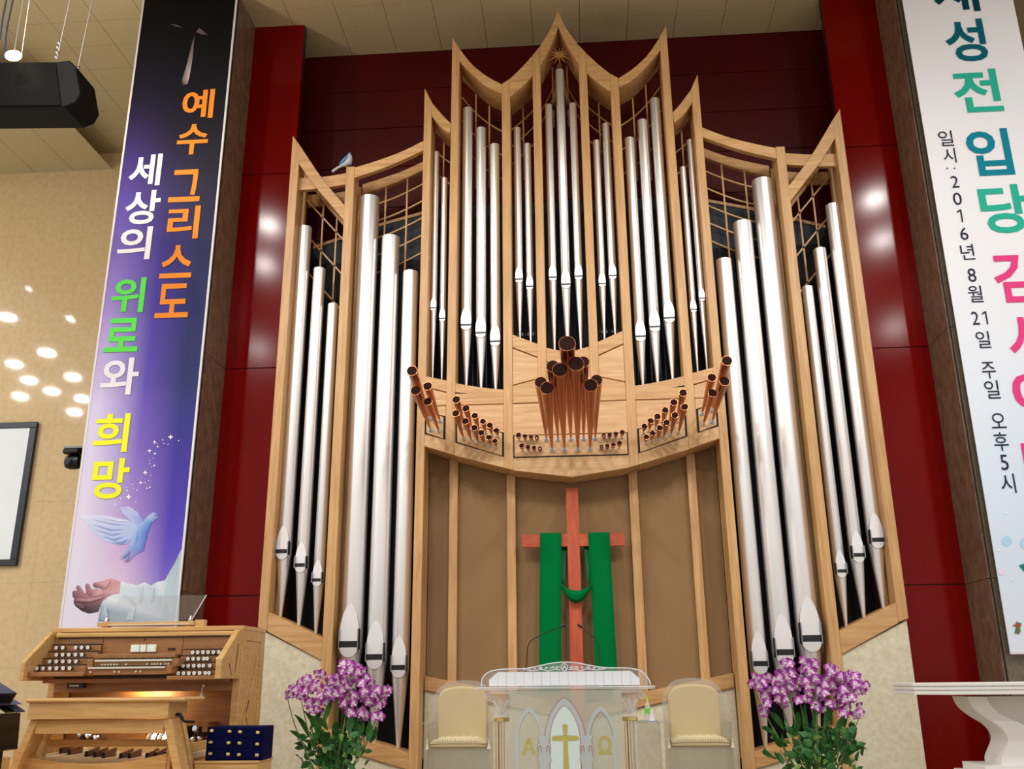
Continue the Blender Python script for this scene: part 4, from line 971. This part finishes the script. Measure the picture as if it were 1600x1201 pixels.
X, z = at(318, 1070, 9.49).x, at(318, 1071, 9.49).z
kt = tag(empty('key_and_tag', (X, 9.49, z)), 'small key with white tag hanging from the lock under the console shelf', 'key')
MB().lathe([(0, 0), (.016, 0), (.014, .02), (0, .022)], (X+.004, 9.498, z), (0, -1, 0), n=10).build('key_head', brass, kt)
MB().tube([(X+.004, 9.475, z-.005), (X-.006, 9.47, z-.05), (X-.004, 9.47, z-.075)], .0035, 6).build('ring', chrome, kt)
MB().box(X-.022, X+.014, 9.462, 9.474, z-.125, z-.07).build('tag', white, kt, bevel=.004)
# music desk
ms = tag(empty('music_stand', (-4.4, 9.6, 1.70)), 'clear glass music desk on an oak ledge on top of the console', 'music stand')
MB().box(-4.93, -3.90, 9.56, 9.66, 1.715, 1.755).build('ledge', oak, ms, bevel=.004)
MB().box(-3.90, -3.80, 9.58, 9.66, 1.70, 1.77).build('bracket', oak, ms, bevel=.003)
MB().box(-4.88, -4.82, 9.58, 9.66, 1.70, 1.716).build('foot', oak, ms); MB().box(-4.0, -3.94, 9.58, 9.66, 1.70, 1.716).build('foot', oak, ms)
MB().box(-4.8, -3.95, 9.553, 9.559, 1.722, 1.732).build('inlay', ivory, ms)
gl = MB(); vs = []
for (x, y, z) in ((-4.86, 9.60, 1.77), (-3.94, 9.60, 1.77), (-3.855, 9.72, 2.03), (-4.79, 9.72, 2.03)): vs += [(x, y, z), (x, y+.008, z)]
gl.add(vs, [(0, 2, 4, 6), (1, 7, 5, 3), (0, 1, 3, 2), (2, 3, 5, 4), (4, 5, 7, 6), (6, 7, 1, 0)]).build('glass_sheet', glassmat('music_glass', (170, 160, 150), .1), ms)
MB().tube([(-3.94, 9.603, 1.78), (-3.857, 9.72, 2.03)], .004, 6).build('glass_edge', frost, ms)
for x in (-4.84, -3.95):
    MB().lathe([(.0, 0), (.02, 0), (.024, .012), (.016, .03), (.008, .05), (.012, .06), (0, .068)], (x, 9.59, 1.755), n=10).build('clamp', chrome, ms)

# ---- pedals
pd = tag(empty('pedal_board', (-4.28, 8.8, .401)), 'wooden organ pedal board with fanned long keys and dark sharps under the bench', 'pedal board')
ZPD = .535; keym = nmat('pale_pedal_wood', (232, 204, 164), (244, 220, 184), (9, 1, 9), .4, 2.)
N_ = 17
for k in range(N_):
    t = k/(N_-1); xf = -4.86+1.30*t; xb = -4.74+1.36*t*.98
    f0, b0 = xf, xb; dy = -.06*(1-(2*t-1)**2)
    zc_ = -.05*(1-(2*t-1)**2)
    mb = MB(); w_ = .022
    mb.add([(f0-w_, 8.42, ZPD-.05+zc_), (f0+w_, 8.42, ZPD-.05+zc_), (f0+w_, 8.42, ZPD+zc_), (f0-w_, 8.42, ZPD+zc_), (b0-w_, 9.3, ZPD-.02+zc_), (b0+w_, 9.3, ZPD-.02+zc_), (b0+w_, 9.3, ZPD+.03+zc_), (b0-w_, 9.3, ZPD+.03+zc_)],
           [(0, 1, 2, 3), (4, 7, 6, 5), (3, 2, 6, 7), (0, 4, 5, 1), (0, 3, 7, 4), (1, 5, 6, 2)])
    mb.build('long_key', keym, pd, bevel=.003)
    if k < N_-1 and k % 7 not in (2, 6):
        xs1 = (f0+b0)/2+.5*(1.30/(N_-1)); yy = 8.86
        q = MB(); yz_prism(q, [(yy, ZPD+.01+zc_), (yy, ZPD+.055+zc_), (yy+.22, ZPD+.085+zc_), (yy+.22, ZPD+.01+zc_)], xs1-.014, xs1+.014)
        q.build('sharp_key', walnut, pd, bevel=.003)
        MB().box(xs1-.0145, xs1+.0145, yy-.006, yy+.001, ZPD+.01+zc_, ZPD+.055+zc_).build('sharp_tip', black, pd)
fp_ = MB(); up_, lo_ = [], []
for k in range(13):
    t = k/12; x = -4.90+1.36*t; up_.append((x, .575-.085*(1-(2*t-1)**2))); lo_.append((x, .401))
fp_.band(up_, lo_, 8.37, 8.41); fp_.build('front_board', oak, pd, bevel=.004)
for x in (-4.91, -3.53): MB().box(x-.02, x+.02, 8.38, 9.32, .401, .63).build('end_board', oak, pd, bevel=.004)
MB().box(-4.9, -3.5, 9.3, 9.33, .401, .60).build('back_board', oak, pd)
# toe studs and swell shoes on the knee panel
for px, py in [(128, 1148), (140.5, 1151), (153, 1153.5), (292.5, 1157.5), (303.5, 1156), (315, 1154)]:
    p = at(px, py, 9.7); MB().lathe([(0, 0), (.014, 0), (.016, .03), (.028, .035), (.03, .05), (.02, .062), (0, .066)], p, (0, -1, .35), n=12).build('toe_stud', chrome, con)
    MB().box(p.x-.02, p.x+.02, 9.7, 9.84, p.z-.045, p.z-.01).build('stud_bracket', black, con)
for px, py in [(230, 1152), (247, 1153)]:
    p = at(px, py, 9.6); q = MB(); yz_prism(q, [(9.6, p.z-.09), (9.63, p.z-.1), (9.78, p.z+.05), (9.75, p.z+.06)], p.x-.045, p.x+.045); o = q.build('swell_shoe', chrome, con)
    q = MB(); yz_prism(q, [(9.585, p.z-.08), (9.6, p.z-.09), (9.75, p.z+.06), (9.735, p.z+.055)], p.x-.03, p.x+.0); q.build('shoe_tread', black, o)
p = at(309.5, 1138, 9.6)
MB().lathe([(0, 0), (.03, 0), (.034, .03), (.03, .05), (0, .055)], p, (-.4, -1, .1), n=14).build('large_stud', chrome, con)
MB().box(p.x+.02, p.x+.08, 9.58, 9.84, p.z-.07, p.z+.02).build('stud_block', black, con)
MB().box(p.x+.06, p.x+.11, 9.55, 9.84, p.z-.03, p.z+.06).build('stud_arm', oakd, con)
p = at(284, 1143, 9.6); MB().box(p.x-.02, p.x+.03, 9.6, 9.84, p.z-.07, p.z+.05).build('stud_block', black, con); MB().box(p.x-.02, p.x+.03, 9.59, 9.61, p.z+.02, p.z+.05).build('stud_plate', chrome, con)
z = at(300, 1165, 9.5).z
MB().box(at(285, 1165, 9.5).x, at(322, 1160, 9.5).x, 9.5, 9.55, z-.03, z+.01).build('stud_rail', oak, con, bevel=.003)

# ---- bench
be = tag(empty('organ_bench', (-4.14, 8.4, .401)), 'oak adjustable organ bench with crank handle before the console', 'bench')
MB().box(-4.775, -3.355, 8.19, 8.66, .998, 1.032).build('seat_board', oak, be, bevel=.012)
MB().box(-4.752, -3.50, 8.215, 8.24, .862, .998).build('apron', oak, be, bevel=.003)
MB().box(-4.752, -3.50, 8.60, 8.62, .862, .998).build('apron', oak, be, bevel=.003)
MB().box(-3.53, -3.505, 8.24, 8.60, .862, .998).build('end_apron', oak, be, bevel=.003); MB().box(-4.752, -4.727, 8.24, 8.60, .862, .998).build('end_apron', oak, be, bevel=.003)
MB().box(-4.69, -3.545, 8.26, 8.285, .742, .856).build('stretcher_board', oak, be, bevel=.003)
MB().box(-4.69, -3.545, 8.50, 8.525, .62, .68).build('lower_rail', oak, be, bevel=.003)
for s, x in ((-1, -4.705), (1, -3.525)):
    for yy, dy in ((8.25, -.0), (8.5, .06)):
        mb = MB(); top, bot = .858, .401
        fx = x; bx_ = x+s*.15 if yy < 8.4 else x+s*.12
        mb.add([(fx-.035, yy, top), (fx+.035, yy, top), (fx+.035, yy+.06, top), (fx-.035, yy+.06, top), (bx_-.035, yy+dy, bot), (bx_+.035, yy+dy, bot), (bx_+.035, yy+.06+dy, bot), (bx_-.035, yy+.06+dy, bot)],
               [(0, 3, 2, 1), (4, 5, 6, 7), (0, 1, 5, 4), (1, 2, 6, 5), (2, 3, 7, 6), (3, 0, 4, 7)])
        mb.build('leg', oak, be, bevel=.004)
    mb = MB(); mb.add([(x-.01, 8.31, .858), (x+.01, 8.31, .858), (x+.01, 8.5, .858), (x-.01, 8.5, .858), (x+s*.14-.01, 8.31, .41), (x+s*.14+.01, 8.31, .41), (x+s*.14+.01, 8.5, .41), (x+s*.14-.01, 8.5, .41)],
           [(0, 3, 2, 1), (4, 5, 6, 7), (0, 1, 5, 4), (1, 2, 6, 5), (2, 3, 7, 6), (3, 0, 4, 7)]); mb.build('end_panel', oak, be)
hp = [at(*q, 8.4) for q in [(272, 1116), (280, 1116), (288, 1127), (304, 1127.5)]]
MB().tube([(-3.53, 8.4, hp[0].z), hp[1]], .016, 8).build('crank_boss', black, be)
MB().tube([hp[1]+Vector((0, 0, .008)), hp[2]], [.017, .011], 8).build('crank_arm', black, be)
MB().tube([hp[2], hp[3]], [.011, .012], 8).build('crank_grip', black, be)

# ---- blue velvet chest and the tan cabinet it stands on
cb = tag(empty('low_cabinet', (-3.1, 8.75, .0)), 'plain light oak low cabinet in front of the console, under the blue chest', 'cabinet')
MB().box(-3.365, -2.80, 8.56, 8.95, 0, .475).build('body', oak, cb, bevel=.003); MB().box(-3.37, -2.79, 8.55, 8.96, .475, .495).build('top', oak, cb, bevel=.003)
MB().box(-3.355, -2.81, 8.552, 8.561, .02, .46).build('door', oak, cb, bevel=.002)
bc = tag(empty('velvet_chest', (-3.03, 8.75, .4955)), 'dark blue velvet chest of drawers with small brass pulls', 'chest')
MB().box(-3.29, -2.775, 8.6, 8.88, .4955, .775).build('body', velvet, bc, bevel=.006)
for i in range(3):
    for j in range(2):
        xa, xb = (-3.285, -3.045) if j == 0 else (-3.04, -2.78); za = .50+.091*i
        MB().box(xa+.003, xb-.003, 8.593, 8.602, za+.002, za+.087).build('drawer_front', velvet, bc, bevel=.002)
for row in ([(265, 693), (502, 702), (641, 708), (877, 717)], [(251, 843), (488, 853), (633, 857), (870, 870)], [(246, 996), (482, 1004), (626, 1010), (865, 1017)]):
    for x, y in row:
        p = at(300+x*.1174, 1060+y*.1174, 8.59); MB().box(p.x-.017, p.x+.017, 8.578, 8.594, p.z-.012, p.z+.012).build('brass_pull', brass, bc, bevel=.005)

# ---- piano corner at the left edge
pn = tag(empty('grand_piano', (-4.9, 7.5, 0)), 'corner of a glossy black grand piano with raised lid at the left edge', 'piano')
Y = 7.5
A = at(0, 1113, Y); B = at(33, 1113, Y); Cc = at(28, 1170, Y)
MB().prism([(-6.2, A.z), (B.x, B.z), (Cc.x, Cc.z), (-6.2, Cc.z)], Y-.6, Y).build('case', blackg, pn, bevel=.006)
MB().box(-6.2, at(10, 1180, Y).x, Y-.5, Y-.05, .0, Cc.z).build('leg_block', blackg, pn)
def quad(name, pts, th, m):
    mb = MB(); P = [at(x, y, Y) for x, y in pts]; n = len(P)
    mb.add([(p.x, Y-th, p.z) for p in P]+[(p.x, Y, p.z) for p in P], [tuple(range(n)), tuple(range(2*n-1, n-1, -1))]+[(i, i+n, (i+1) % n+n, (i+1) % n) for i in range(n)]); return mb.build(name, m, pn, bevel=.003)
quad('lid', [(-60, 1030), (0, 1065.5), (27, 1082.5), (21.5, 1091.5), (-60, 1044)], .7, blackg)
quad('music_desk', [(-60, 1060), (0, 1090), (17, 1101), (14, 1100), (0, 1083), (21, 1091.5), (36, 1100), (-10, 1076), (-60, 1048)][4:7]+[(30, 1100)], .5, blackg)
quad('lid_prop_strip', [(0, 1082), (40, 1110.5), (38, 1112.5), (0, 1086)], .12, frame_m)
quad('lid_prop_strip', [(0, 1088), (34, 1110), (32, 1112.5), (0, 1092)], .2, blackg)
tn = tag(MB().box(-4.72, at(14, 1190, 7.7).x, 7.51, 7.72, 0, at(10, 1182, 7.7).z).build('wooden_stool', oak, None, bevel=.006), 'tan wooden stool end beside the black piano leg', 'stool')

# ================================================================== ALTAR TABLE
al = tag(empty('altar_table', (4.6, 8.9, 0)), 'white altar table with moulded top and curved pedestal at the right edge', 'altar')
ztop = 1.088
pl = [(2.925, 8.72), (3.155, 8.5), (6.0, 8.5), (6.0, 9.5), (3.155, 9.5), (2.925, 9.28)]
def slab(mb, pl_, z0, z1, d=0):
    cx = 4.45; P = [(x+(d if x < cx else -d), y+(d if y < 9 else -d)) for x, y in pl_]; n = len(P)
    return mb.add([(x, y, z0) for x, y in P]+[(x, y, z1) for x, y in P], [tuple(range(n))[::-1], tuple(range(n, 2*n))]+[(i, (i+1) % n, (i+1) % n+n, i+n) for i in range(n)])
for z0, z1, d in ((1.062, 1.088, 0), (1.056, 1.062, .012), (1.030, 1.056, .003), (1.024, 1.030, .014), (.992, 1.024, .006)):
    slab(MB(), pl, z0, z1, d).build('table_top' if d == 0 else 'moulding', white, al, bevel=.004)
Ya = 8.75
ol = [(1512, 1088), (1514, 1095), (1522, 1107), (1540, 1121), (1560, 1133), (1572, 1146), (1575, 1158), (1570, 1172), (1565, 1185), (1566, 1197)]
il = [(1541, 1088), (1546, 1098), (1560, 1113), (1580, 1123), (1600, 1132), (1640, 1150), (1660, 1165), (1665, 1180), (1668, 1190), (1670, 1197)]
o1 = resample(crom([xz(*p, Ya) for p in ol], 5), 30); i1 = resample(crom([xz(*p, Ya) for p in il], 5), 30)
b = MB(); b.band(o1, i1, Ya, Ya+.35); b.smooth = True; b.build('pedestal_scroll', white, al)
MB().band([(x+.17, z) for x, z in o1], [(3.95+.5*(i/29), z) for i, (x, z) in enumerate(o1)], Ya+.03, Ya+.3).build('pedestal_panel', mat('altar_inner', (214, 212, 206), .5), al)
q = xz(1537, 1196, Ya-.05)
MB().box(q[0], 5.2, Ya-.08, Ya+.42, q[1]-.06, q[1]).build('plinth', white, al, bevel=.004); MB().box(q[0]-.06, 5.25, Ya-.14, Ya+.48, 0, q[1]-.06).build('plinth', white, al, bevel=.004)

# ================================================================== THINGS ON THE LEFT WALL
YS = 15.72
sc_ = tag(empty('projection_screen', (-11.2, YS, 3.1)), 'white screen in a dark frame on the left stone wall', 'screen')
xr0, xr1 = -9.72, -9.80; zt_, zb_ = 5.73, 3.14
MB().box(-13, -9.86, YS+.02, YS+.05, 3.24, 5.62).build('screen_face', screenw, sc_)
for a, b, c, d in ((-13, -9.73, 5.62, 5.73), (-13, -9.73, 3.13, 3.24), (-9.86, -9.73, 3.24, 5.62)): MB().box(a, b, YS, YS+.06, c, d).build('frame', frame_m, sc_, bevel=.008)
pz = tag(empty('ptz_camera', (-6.73, 11.8, 3.9)), 'small black dome camera mounted beside the purple banner', 'camera')
a = at(112, 705, 11.8); 
MB().box(a.x-.06, -6.45, 11.7, 11.9, a.z+.02, a.z+.05).build('shelf', mat('bracket_grey', (130, 138, 140), .5), pz, bevel=.004)
MB().box(a.x-.07, a.x+.16, 11.68, 11.92, a.z-.055, a.z+.019).build('base', black, pz, bevel=.02)
MB().lathe([(0, -.09), (.085, -.09), (.1, -.04), (.1, .04), (.085, .09), (0, .09)], (a.x+.05, 11.8, a.z-.15), (1, 0, 0), n=18).build('head', black, pz)
MB().lathe([(0, 0), (.045, 0), (.05, .03), (.035, .045), (0, .045)], (a.x+.04, 11.71, a.z-.165), (-.1, -1, -.1), n=14).build('lens', frame_m, pz)
# loudspeaker hung under the ceiling
YK = 9.0
pts = [(-180, 98), (88, 96), (108, 93.5), (119, 104), (126, 146), (118, 160), (101, 167), (-180, 170)]
P = [xz(x, y, YK) for x, y in pts]
sk = tag(empty('hanging_speaker', (-6.2, YK, P[6][1])), 'long black loudspeaker hung on steel cables under the ceiling', 'speaker')
MB().prism(P[:2]+[P[2], P[3], P[4], P[5], P[6], P[7]], YK, YK+.45).build('cabinet', mat('speaker_black', (14, 14, 13), .6, 0, Specular_IOR_Level=.15), sk, bevel=.012)
g0 = [xz(x, y, YK) for x, y in [(-180, 100), (88, 99), (96, 165.5), (-180, 168)]]
MB().prism(g0, YK-.012, YK-.001).build('grille', mat('grille_black', (10, 10, 10), .7, 0, Specular_IOR_Level=.1), sk, bevel=.004)
for (xa, ya), (xb, yb) in [((89, 92), (109, 0)), ((122, 105), (144, 0)), ((33, 90), (46, 0))]:
    a = at(xa, ya, YK+.12); b = a+Vector((.0, .0, CEIL-a.z)); b2 = at(xb, yb, YK+.12); dd = (b2-a).normalized(); b = a+dd*((CEIL-a.z)/dd.z)
    MB().tube([a, b], .006, 5).build('cable', cable, sk)
for i, (x, y) in enumerate([(88, 89), (90, 82), (91, 74), (93, 67), (122, 106)]):
    p = at(x, y, YK+.12); MB().lathe([(.012, -.02), (.02, 0), (.012, .02)], p, n=6).build('shackle', chrome, sk)
wr1 = MB()
for pts in ([(0, 62), (4, 30), (10, 0)], [(6, 92), (11, 44), (20, 0)]):
    P_ = [at(x, y, YK+.2) for x, y in pts]; e = P_[-1]+(P_[-1]-P_[-2]).normalized()*1.2; wr1.tube([tuple(p) for p in P_]+[tuple(e)], .012, 6)
tag(wr1.build('hanging_wire', mat('wire_blue', (50, 60, 84), .5), sk))
lp = at(21, 87, 8.8); lp2 = lp
dl = tag(empty('ceiling_lamp', tuple(lp)), 'bright warm lamp glowing just above the black loudspeaker', 'lamp')
MB().ball(lp, .1, 16, (1.0, .6, .62)).build('bulb', lampm, dl)
MB().tube([lp+Vector((0, 0, .03)), Vector((lp.x, lp.y, CEIL))], .006, 6).build('stem', cable, dl)
pl_ = bpy.data.lights.new('lamp_light', 'POINT'); pl_.energy = 110; pl_.color = (1, .8, .55); pl_.shadow_soft_size = .12
po = bpy.data.objects.new('lamp_light', pl_); C.objects.link(po); po.location = lp+Vector((.0, .95, .35))

# ================================================================== ORCHIDS
def blossom_mesh(name, seed):
    r = random.Random(seed); mb = MB(); mb.col = []; mb.merge = False
    pur, lil, whi, yel = lin(((136, 16, 128), (150, 22, 140), (120, 8, 96), (160, 40, 156))[seed % 4]), lin((188, 84, 184)), lin((240, 228, 240)), lin((240, 236, 200))
    def petal(a, L, W, tipc, cup=.2):
        n0 = len(mb.v); d = Vector((math.cos(a), 0, math.sin(a))); e = Vector((-math.sin(a), 0, math.cos(a)))
        for t, w_, c in ((.08, .25, whi), (.3, .75, whi), (.55, 1, whi if tipc is not pur else lil), (.8, .85, lil if tipc is not pur else pur), (1, .2, tipc)):
            for q in (-1, 0, 1):
                p = d*L*t+e*W*w_*q*.5+Vector((0, -cup*L*(t*t)*.5+.004*abs(q), 0)); mb.v.append(tuple(p)); mb.col.append(c if q == 0 or t > .3 else lil)
        for i in range(4):
            for k in range(2): mb.f.append((n0+i*3+k, n0+i*3+k+1, n0+(i+1)*3+k+1, n0+(i+1)*3+k))
    for a in (PI/2, PI/2+2.2, PI/2-2.2): petal(a+r.uniform(-.1, .1), .046, .022, lil, .15)
    for a in (PI/2+1.05, PI/2-1.05): petal(a+r.uniform(-.1, .1), .050, .044, pur, -.1)
    n0 = len(mb.v)
    petal(-PI/2, .034, .03, pur, 1.2)
    n1 = len(mb.v)
    for k in range(6):
        a = 2*PI*k/6; mb.v.append((.011*math.cos(a), -.012, .011*math.sin(a))); mb.col.append(yel)
    mb.v.append((0, -.022, -.004)); mb.col.append(whi)
    for k in range(6): mb.f.append((n1+k, n1+(k+1) % 6, n1+6))
    mb.smooth = True
    me = bpy.data.meshes.new(name); me.from_pydata(mb.v, [], mb.f)
    ca = me.color_attributes.new('Col', 'FLOAT_COLOR', 'POINT')
    for i, c in enumerate(mb.col): ca.data[i].color = (*c, 1)
    me.shade_smooth(); me.materials.append(flm); return me
flm = mat('orchid_print', (255, 255, 255), .6); _nt = flm.node_tree; _a = _nt.nodes.new('ShaderNodeAttribute'); _a.attribute_name = 'Col'
_nt.links.new(_a.outputs['Color'], _nt.nodes['Principled BSDF'].inputs['Base Color']); _nt.nodes['Principled BSDF'].inputs['Subsurface Weight'].default_value = 0
BL = [blossom_mesh('blossom', k) for k in range(4)]
def leaf_mesh(L, W, droop, m, name='leaf'):
    mb = MB(); rows = 7; vs = []
    for i in range(rows):
        t = i/(rows-1); w_ = W*math.sin(PI*min(.97, max(.06, t**.8)))**.9
        z = L*t-droop*L*t*t; x = L*t*.0
        for q in (-1, 0, 1): vs.append((q*w_/2, -L*droop*1.1*t*t-.006*(1-abs(q)), z))
    mb.add(vs, [(i*3+k, i*3+k+1, (i+1)*3+k+1, (i+1)*3+k) for i in range(rows-1) for k in range(2)])
    me = bpy.data.meshes.new(name); me.from_pydata(mb.v, [], mb.f); me.shade_smooth(); me.materials.append(m); return me
LM = [leaf_mesh(.30, .05, .35, leafm), leaf_mesh(.22, .07, .25, leafm), leaf_mesh(.36, .045, .55, leafm), leaf_mesh(.11, .055, .2, leafm), leaf_mesh(.09, .05, .25, leafl)]
def put(me, name, parent, loc, rot, sc=1):
    o = bpy.data.objects.new(name, me); C.objects.link(o); o.parent = parent; o.location = Vector(loc)-WLOC[parent.name]; o.rotation_euler = rot; o.scale = (sc, sc, sc); return o
def bouquet(cx, y0, label, outline, seed, leafspots, light):
    r = random.Random(seed)
    base = (cx, y0, 0); g = tag(empty('potted_orchid', base), label, 'flowers', 'orchid bouquets before the organ')
    MB().lathe([(0, 0), (.13, 0), (.17, .05), (.17, .13), (.15, .17), (.16, .185), (.13, .185), (.12, .14), (0, .14)], (cx, y0, -.0), n=24).build('vase', white, g)
    # blossoms where the photo shows them, spread in depth
    pts = []
    for (px, py, n, sx, sy) in outline:
        for k in range(n):
            for _ in range(60):
                x = px+r.gauss(0, sx); y = py+r.gauss(0, sy); d = r.uniform(-.16, .14)
                if abs(x-px) > 2*sx or abs(y-py) > 2*sy: continue
                p = at(x, y, y0+d)
                if all((p-q).length > .052 for q in pts): pts.append(p); break
    for i, p in enumerate(pts):
        out = (p.x-cx)*.9
        put(BL[i % 4], 'blossom', g, p, (r.uniform(-.35, .45), r.uniform(-.4, .4), out*.8+r.uniform(-.7, .7)), r.uniform(1.05, 1.4))
    # flower stems rising from the vase
    for k in range(13):
        t = k/12; q = pts[int(t*(len(pts)-1))]; b = Vector((cx+(q.x-cx)*.25+r.uniform(-.03, .03), y0+r.uniform(-.06, .06), .15))
        mid = Vector((cx+(q.x-cx)*.75, (b.y+q.y)/2, .15+(q.z-.15)*.6))
        MB().tube(crom([tuple(b), tuple(mid), tuple(q)], 6), [.008-.004*j/12 for j in range(13)], 6).build('stem', stemm, g)
        if k % 3 == 0:
            MB().tube([tuple(b), tuple(b+(mid-b)*.9)], .011, 6).build('cane', stemm, g)
    for i, (px, py, mi, ang) in enumerate(leafspots):
        p = at(px, py, y0+r.uniform(-.15, .12)); put(LM[mi], 'leaf', g, p, (r.uniform(-.3, .3), ang, r.uniform(-.5, .5)), r.uniform(1.0, 1.35))
    k = 0
    for i in range(170):
        px = light[0]+max(-1.9, min(1.9, r.gauss(0, 1)))*light[1]; py = r.uniform(light[2]-6, 1205); p = at(px, py, y0+r.uniform(-.17, .15))
        put(LM[3 if r.random() < .8 else 4], 'leaf', g, p, (r.uniform(-1.2, .9), r.uniform(-2.4, 2.4), r.uniform(-1.5, 1.5)), r.uniform(.8, 1.45))
    for i in range(55):
        px = light[0]+r.gauss(0, light[1]*.9); py = r.uniform(light[2]+8, 1200); p = at(px, py, y0+r.uniform(-.1, .15))
        put(LM[1], 'leaf', g, p, (r.uniform(-.6, .4), r.uniform(-1.6, 1.6), r.uniform(-1, 1)), r.uniform(.6, .9))
    return g
bouquet(-2.62, 10.5, 'tall purple and white orchid bouquet left of the pulpit, beside the console',
        [(449, 1084, 3, 4, 3), (463, 1078, 6, 7, 5), (477, 1092, 6, 8, 7), (487, 1070, 9, 9, 6), (490, 1105, 5, 6, 6), (500, 1052, 2, 4, 3), (510, 1088, 16, 11, 10), (535, 1070, 15, 11, 8), (543, 1044, 14, 9, 7), (537, 1095, 12, 10, 7), (568, 1058, 10, 8, 8),
         (560, 1085, 12, 10, 8), (553, 1112, 5, 7, 4), (570, 1118, 3, 4, 4), (583, 1082, 7, 7, 6), (601, 1080, 4, 3, 5), (592, 1100, 6, 7, 6), (592, 1119, 3, 5, 2)], 7,
        [(482, 1150, 0, -.5), (480, 1160, 2, -.9), (484, 1140, 0, .5), (500, 1150, 1, -.3), (512, 1140, 1, -.5), (520, 1150, 1, .4), (523, 1165, 0, .6), (540, 1140, 1, .3), (545, 1145, 1, .1), (556, 1160, 1, 0), (560, 1155, 1, -.2), (575, 1158, 1, .1), (578, 1160, 1, .5), (565, 1150, 0, .2),
         (505, 1165, 0, .4), (515, 1160, 0, .9), (485, 1175, 2, -.8), (495, 1140, 0, -.6), (505, 1130, 0, .3), (535, 1175, 1, .2), (550, 1150, 0, -.4)], (520, 26, 1150))
bouquet(2.42, 10.5, 'tall purple and white orchid bouquet right of the pulpit',
        [(1184, 1066, 8, 7, 8), (1205, 1062, 6, 7, 5), (1196, 1090, 5, 5, 6), (1193, 1110, 3, 4, 5), (1219, 1085, 16, 9, 10), (1228, 1055, 10, 8, 6), (1235, 1040, 5, 6, 4), (1248, 1070, 10, 8, 8), (1256, 1095, 6, 6, 7), (1268, 1042, 12, 8, 6), (1275, 1065, 8, 7, 6), (1277, 1100, 7, 5, 8),
         (1290, 1075, 12, 8, 7), (1302, 1050, 9, 7, 6), (1298, 1103, 8, 8, 5), (1312, 1078, 12, 8, 9), (1325, 1058, 9, 8, 4), (1333, 1082, 8, 6, 10), (1345, 1072, 6, 5, 5), (1320, 1112, 5, 5, 4), (1342, 1112, 3, 3, 6)], 11,
        [(1215, 1150, 2, -.9), (1222, 1160, 2, -1.0), (1240, 1150, 0, .5), (1245, 1145, 0, .2), (1230, 1165, 1, -1.2), (1213, 1185, 2, -1.1), (1275, 1130, 0, 0), (1290, 1140, 0, .1), (1305, 1150, 0, .4), (1310, 1145, 0, .6), (1330, 1160, 1, .2), (1335, 1155, 1, -.1), (1270, 1150, 1, -.5),
         (1320, 1185, 2, .7), (1225, 1140, 0, -.4), (1262, 1135, 0, -.2), (1300, 1130, 0, -.1), (1245, 1190, 1, .1)], (1282, 30, 1142))
